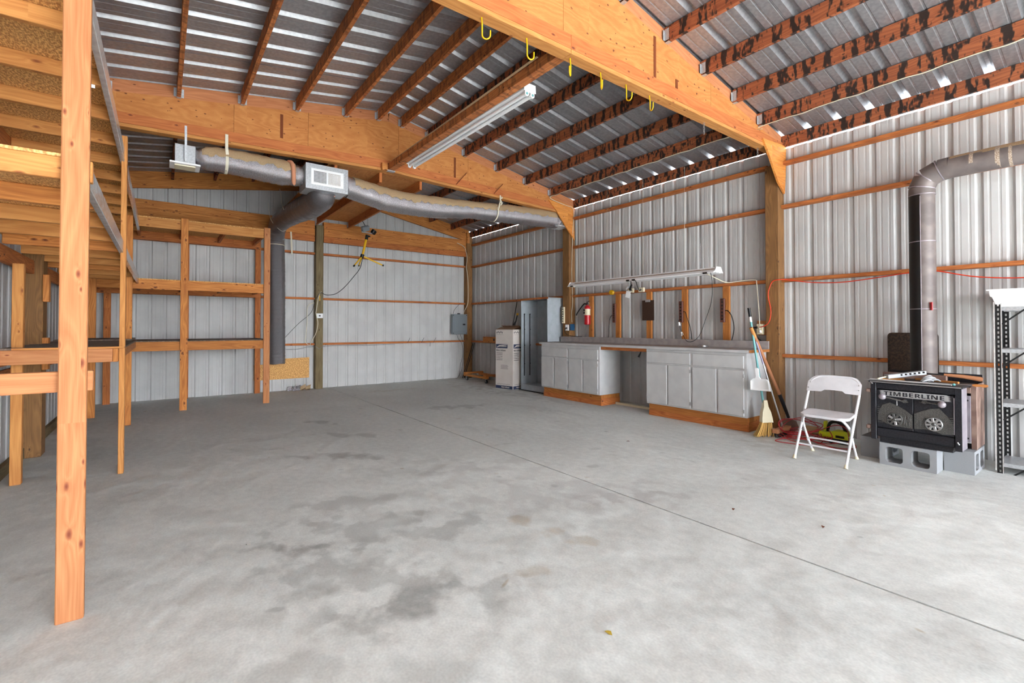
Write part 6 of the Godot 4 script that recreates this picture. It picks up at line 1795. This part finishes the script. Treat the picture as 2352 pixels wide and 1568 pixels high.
func brooms() -> void:
	thing("broom", "straw broom with blue-green handle leaning on workbench end, dustpan clipped on", "broom", Vector3(-0.64, 0, 7.36))
	var a := Vector3(-0.650, 0.30, 7.335)
	var b := Vector3(-0.700, 1.44, 7.195)
	tubep("handle", M.teal, [a, a.lerp(b, 0.86)], 0.0125, 10)
	tubep("handle_sleeve", M.white, [a.lerp(b, 0.86), a.lerp(b, 0.91)], 0.0135, 10)
	tubep("handle_grip", M.black, [a.lerp(b, 0.91), a.lerp(b, 1.0)], [0.0145, 0.017], 10)
	var st := mb()
	var w := Vector3(0.80, 0.0, 0.45).normalized()
	var n := w.cross(Vector3.UP).normalized()
	var capm := [[0.40, 0.020, 0.02], [0.33, 0.026, 0.022], [0.27, 0.050, 0.024], [0.20, 0.062, 0.026], [0.155, 0.066, 0.027]]
	for i in 4:
		for s in 2:
			pass
		var q0 = capm[i]
		var q1 = capm[i + 1]
		var c0 := Vector3(-0.648, q0[0], 7.338 + (0.40 - q0[0]) * 0.08)
		var c1 := Vector3(-0.648, q1[0], 7.338 + (0.40 - q1[0]) * 0.08)
		var r0 := [c0 - w * q0[1] - n * q0[2], c0 + w * q0[1] - n * q0[2], c0 + w * q0[1] + n * q0[2], c0 - w * q0[1] + n * q0[2]]
		var r1 := [c1 - w * q1[1] - n * q1[2], c1 + w * q1[1] - n * q1[2], c1 + w * q1[1] + n * q1[2], c1 - w * q1[1] + n * q1[2]]
		var ns := [-n, w, n, -w]
		for k in 4:
			quad(st, r0[k] - origin[T], r0[(k + 1) % 4] - origin[T], r1[(k + 1) % 4] - origin[T], r1[k] - origin[T], ns[k])
		if i == 0:
			quad(st, r0[0] - origin[T], r0[1] - origin[T], r0[2] - origin[T], r0[3] - origin[T], Vector3.UP)
	part("cap", st, M.cream)
	st = mb()
	for k in 90:
		var u := rng.randf_range(-1.0, 1.0)
		var v := rng.randf_range(-1.0, 1.0)
		var top := Vector3(-0.648, 0.17, 7.357) + w * u * 0.060 + n * v * 0.020
		var end := Vector3(-0.670, rng.randf_range(0.0, 0.02), 7.372) + w * u * 0.115 - w * 0.035 + n * v * 0.034
		tube(st, origin[T], [top, (top + end) * 0.5 + w * u * -0.008, end], 0.0042, 4, false)
	part("bristles", st, M.straw).set_meta("kind", "stuff")
	thing("dustpan", "white plastic dustpan clipped to the blue-green broom handle", "dustpan", Vector3(-0.70, 0.5, 7.32))
	var bs := Basis(Vector3(0.10, 0, 1).normalized(), Vector3(-0.02, 1, 0).normalized(), Vector3(-1, 0, 0.10).normalized())
	var at := Transform3D(bs, Vector3(-0.690, 0.515, 7.315))
	prismp("pan", M.white, at, [Vector2(-0.095, 0.0), Vector2(0.105, 0.0), Vector2(0.085, 0.105), Vector2(0.07, 0.122), Vector2(-0.065, 0.122), Vector2(-0.095, 0.10)], 0.010)
	prismp("lip", M.white, at, [Vector2(-0.097, -0.006), Vector2(0.108, -0.006), Vector2(0.106, 0.014), Vector2(-0.096, 0.014)], 0.022)
	for q in [[Vector2(-0.098, 0.0), Vector2(-0.088, 0.0), Vector2(-0.088, 0.10), Vector2(-0.098, 0.10)], [Vector2(0.096, 0.0), Vector2(0.108, 0.0), Vector2(0.088, 0.105), Vector2(0.078, 0.105)], [Vector2(-0.09, 0.105), Vector2(0.082, 0.110), Vector2(0.07, 0.124), Vector2(-0.066, 0.124)]]:
		prismp("rim", M.white, at, q, 0.030)
	prismp("grip", M.white, at, [Vector2(-0.050, 0.122), Vector2(0.010, 0.122), Vector2(-0.008, 0.150), Vector2(-0.016, 0.235), Vector2(-0.026, 0.245), Vector2(-0.046, 0.245), Vector2(-0.050, 0.235), Vector2(-0.040, 0.150)], 0.022)

	thing("push_broom", "push broom with dirty wooden head and thin metal handle leaning behind dustpan", "broom", Vector3(-0.47, 0, 7.43))
	barp("head", M.handle, Vector3(-0.66, 0.070, 7.455), Vector3(-0.31, 0.070, 7.445), 0.06, 0.045)
	st = mb()
	for k in 120:
		var q := Vector3(rng.randf_range(-0.65, -0.32), 0.05, 7.45 + rng.randf_range(-0.026, 0.026))
		tube(st, origin[T], [q, q + Vector3(rng.randf_range(-0.012, 0.012), -0.048, rng.randf_range(-0.012, 0.02))], 0.004, 4, false)
	part("bristles", st, M.black).set_meta("kind", "stuff")
	tubep("socket", M.steel, [Vector3(-0.452, 0.09, 7.44), Vector3(-0.468, 0.17, 7.427)], 0.013, 9)
	tubep("handle", M.steel, [Vector3(-0.468, 0.17, 7.427), Vector3(-0.60, 0.80, 7.305)], 0.0085, 9)
	tubep("handle_sleeve", M.lilac, [Vector3(-0.60, 0.80, 7.305), Vector3(-0.69, 1.22, 7.222)], 0.0095, 9)

	thing("shovel", "old shovel with long brown wooden handle leaning on workbench end", "shovel", Vector3(-0.25, 0, 7.4))
	var ht := Vector3(-0.715, 1.215, 7.225)
	var hm := Vector3(-0.33, 0.36, 7.39)
	tubep("handle", M.handle, [ht, ht.lerp(hm, 0.06), ht.lerp(hm, 0.5), hm], [0.016, 0.0185, 0.018, 0.019], 12)
	tubep("handle_butt", M.fir, [ht, ht.lerp(hm, 0.13)], 0.0192, 12)
	tubep("ferrule", M.iron, [ht.lerp(hm, 0.90), hm, hm.lerp(Vector3(-0.21, 0.12, 7.42), 0.8)], [0.021, 0.021, 0.015], 12)
	st = mb()
	var bl := [[0.16, 0.03, 0.0], [0.14, 0.085, 0.012], [0.08, 0.095, 0.014], [0.03, 0.075, 0.010], [0.004, 0.02, 0.004]]
	for i in 4:
		for k in 6:
			var p := []
			for q in [[i, k], [i, k + 1], [i + 1, k + 1], [i + 1, k]]:
				var f: float = q[1] / 6.0 * 2.0 - 1.0
				var r = bl[q[0]]
				p.append(Vector3(-0.235 + (0.16 - r[0]) * 0.45 - 0.025 * f * f * (1.0 if q[0] < 4 else 0.2), r[0], 7.42 + f * r[1]) - origin[T])
			quad(st, p[0], p[1], p[2], p[3], Vector3(-0.9, 0.4, 0).normalized())
			var off := Vector3(0.003, 0, 0)
			quad(st, p[0] + off, p[1] + off, p[2] + off, p[3] + off, Vector3(0.9, -0.4, 0).normalized())
	part("blade", st, M.rust_iron)

func slotted_angle(c: Vector3, sx: float, sz: float, h: float) -> void:
	# two perforated flanges meeting at c; sx, sz point along the flanges
	var st := mb()
	var o: Vector3 = origin[T]
	for fl in 2:
		var dir := Vector3(sx, 0, 0) if fl == 0 else Vector3(0, 0, sz)
		var nor := Vector3(0, 0, sz) if fl == 0 else Vector3(sx, 0, 0)
		var w := 0.038
		var box := func(a: float, b: float, y0: float, y1: float) -> void:
			var p := c + dir * (a + b) * 0.5 + Vector3(0, (y0 + y1) * 0.5, 0) + nor * 0.001
			var s := Vector3(0.002, y1 - y0, 0.002)
			if fl == 0:
				s.x = b - a
			else:
				s.z = b - a
			cbox(st, Transform3D(Basis(), p - o), s, 0.0)
		box.call(0.0, 0.013, 0.0, h)
		box.call(0.024, w, 0.0, h)
		var n := int(h / 0.038)
		for k in n + 1:
			var y := h * k / n
			box.call(0.013, 0.024, maxf(0.0, y - 0.0095), minf(h, y + 0.0095))
	part("slotted_post", st, M.black)

func metal_shelf() -> void:
	thing("metal_shelf", "black slotted-angle metal shelving unit with bare steel shelves at right wall", "shelving unit", Vector3(-0.26, 0, 9.6))
	for q in [[-0.46, 9.150, 1, 1], [-0.09, 9.150, -1, 1], [-0.46, 10.05, 1, -1], [-0.09, 10.05, -1, -1]]:
		slotted_angle(Vector3(q[0], 0, q[1]), q[2], q[3], 1.425)
	boxp("post_edge", M.alu, -0.4635, -0.4615, 0.0, 1.42, 9.1835, 9.1885, 0.0, 1)
	boxp("post_edge", M.alu, -0.4635, -0.4615, 0.02, 1.43, 9.140, 9.1485, 0.0, 1)
	for y in [1.385, 1.035, 0.585, 0.085]:
		boxp("shelf_board", M.galv, -0.455, -0.095, y, y + 0.004, 9.156, 10.045, 0.001)
		boxp("shelf_lip", M.galv, -0.457, -0.453, y - 0.028, y + 0.004, 9.156, 10.045, 0.001)
		boxp("shelf_lip", M.galv, -0.097, -0.093, y - 0.028, y + 0.004, 9.156, 10.045, 0.001)
		barp("brace", M.black, Vector3(-0.456, y - 0.02, 9.32), Vector3(-0.456, y - 0.14, 9.19), 0.012, 0.003, Vector3.LEFT, 0.0)
		barp("brace", M.black, Vector3(-0.10, y - 0.02, 9.30), Vector3(-0.10, y - 0.22, 9.60), 0.012, 0.003, Vector3.LEFT, 0.0)
	thing("plastic_bin", "white plastic tub with rolled rim on top of metal shelving unit", "bin", Vector3(-0.28, 1.39, 9.5))
	var st := mb()
	var rings := [[0.0, 0.175, 0.34], [0.085, 0.195, 0.365], [0.088, 0.205, 0.375], [0.135, 0.21, 0.38], [0.137, 0.225, 0.395], [0.148, 0.225, 0.395], [0.148, 0.20, 0.37], [0.01, 0.17, 0.335]]
	for i in rings.size() - 1:
		var a = rings[i]
		var b = rings[i + 1]
		for k in 4:
			var sg := [[-1, -1], [1, -1], [1, 1], [-1, 1]]
			var p0 := Vector3(sg[k][0] * a[1], a[0] + 0.0, sg[k][1] * a[2])
			var p1 := Vector3(sg[(k + 1) % 4][0] * a[1], a[0], sg[(k + 1) % 4][1] * a[2])
			var p2 := Vector3(sg[(k + 1) % 4][0] * b[1], b[0], sg[(k + 1) % 4][1] * b[2])
			var p3 := Vector3(sg[k][0] * b[1], b[0], sg[k][1] * b[2])
			var n := [Vector3(0, 0, -1), Vector3(1, 0, 0), Vector3(0, 0, 1), Vector3(-1, 0, 0)][k] as Vector3
			if i == 6:
				n = -n
			if i == 5:
				n = Vector3.UP
			quad(st, p0, p1, p2, p3, n)
	quad(st, Vector3(-0.175, 0, -0.34), Vector3(0.175, 0, -0.34), Vector3(0.175, 0, 0.34), Vector3(-0.175, 0, 0.34), Vector3.DOWN)
	quad(st, Vector3(-0.17, 0.01, -0.335), Vector3(0.17, 0.01, -0.335), Vector3(0.17, 0.01, 0.335), Vector3(-0.17, 0.01, 0.335), Vector3.UP)
	part("tub", st, M.bin)

# ---------------------------------------------------------------- leaves and grit on the slab
func build_litter() -> void:
	var leaf_m := mat(Color(0.45, 0.25, 0.13), 0.8)
	var pale_m := mat(Color(0.80, 0.68, 0.25), 0.7)
	var bits := [[-3.02, 8.25, leaf_m, "small brown leaf on the floor right of the long slab joint", "leaf"], [-4.66, 8.62, pale_m, "tiny yellow leaf on the floor nearest the camera", "leaf"], [-2.85, 8.72, leaf_m, "dark curled leaf beside the slab joint near right edge", "leaf"], [-2.1, 6.6, leaf_m, "dark speck of leaf on the slab before the chair", "leaf"], [-5.7, 6.9, mat(Color(0.85, 0.85, 0.82), 0.8), "white paper scrap on the floor right of nearest rack upright", "scrap"]]
	for q in bits:
		var st := mb()
		var c := Vector3(q[0], 0.003, q[1])
		var a := rng.randf() * TAU
		var u := Vector3(cos(a), 0, sin(a)) * 0.017
		var v := Vector3(-sin(a), 0, cos(a)) * 0.009
		var up := Vector3(0, 0.007, 0)
		var pts := [c - u, c - u * 0.3 + v + up, c + u * 0.5 + v * 0.8 + up * 0.6, c + u * 1.2, c + u * 0.4 - v + up * 0.8, c - u * 0.4 - v * 0.9 + up * 0.4]
		for k in 6:
			tri(st, c + up * 0.3, pts[k], pts[(k + 1) % 6], Vector3.UP)
			tri(st, c + up * 0.3 - Vector3(0, 0.001, 0), pts[k] - Vector3(0, 0.001, 0), pts[(k + 1) % 6] - Vector3(0, 0.001, 0), Vector3.DOWN)
		single("dry_leaf" if q[4] == "leaf" else "paper_scrap", st, q[2], q[3], q[4])

func _ready() -> void:
	rng.seed = 4711
	# ---- camera: a level wide-angle view with a shifted lens
	var cam := Camera3D.new()
	cam.name = "camera"
	add_child(cam)
	cam.position = Vector3(-6.10, 1.221, 9.912)
	cam.rotation_degrees = Vector3(0.837, -36.62, 0.0)
	cam.set_frustum(0.05 * 1568.0 / 1083.3, Vector2(0.0, 0.05 * -49.0 / 1083.3), 0.05, 200.0)
	cam.current = true
	# ---- sky, sun and exposure
	var sky_mat := ProceduralSkyMaterial.new()
	sky_mat.sky_top_color = Color(0.80, 0.86, 0.93)
	sky_mat.sky_horizon_color = Color(0.95, 0.96, 0.97)
	sky_mat.ground_bottom_color = Color(0.45, 0.44, 0.42)
	sky_mat.ground_horizon_color = Color(0.70, 0.70, 0.68)
	sky_mat.sky_energy_multiplier = 3.2
	var sky := Sky.new()
	sky.sky_material = sky_mat
	var env := Environment.new()
	env.background_mode = Environment.BG_SKY
	env.sky = sky
	env.tonemap_mode = Environment.TONE_MAPPER_LINEAR
	env.tonemap_exposure = EXPOSURE
	env.sdfgi_enabled = true
	env.ssao_enabled = true
	env.ssil_enabled = true
	var we := WorldEnvironment.new()
	we.name = "world_environment"
	we.environment = env
	add_child(we)
	var sun := DirectionalLight3D.new()
	sun.name = "sun"
	add_child(sun)
	sun.basis = Basis.looking_at(-Vector3(0.2, 1.0, 2.15).normalized())
	sun.light_color = Color(0.97, 0.985, 1.0)
	sun.light_energy = SUN
	sun.shadow_enabled = true
	# ---- the scene
	materials()
	build_shell()
	build_frame()
	build_racks()
	build_ducts()
	build_overhead()
	build_bench()
	build_back_wall()
	build_stove()
	build_litter()
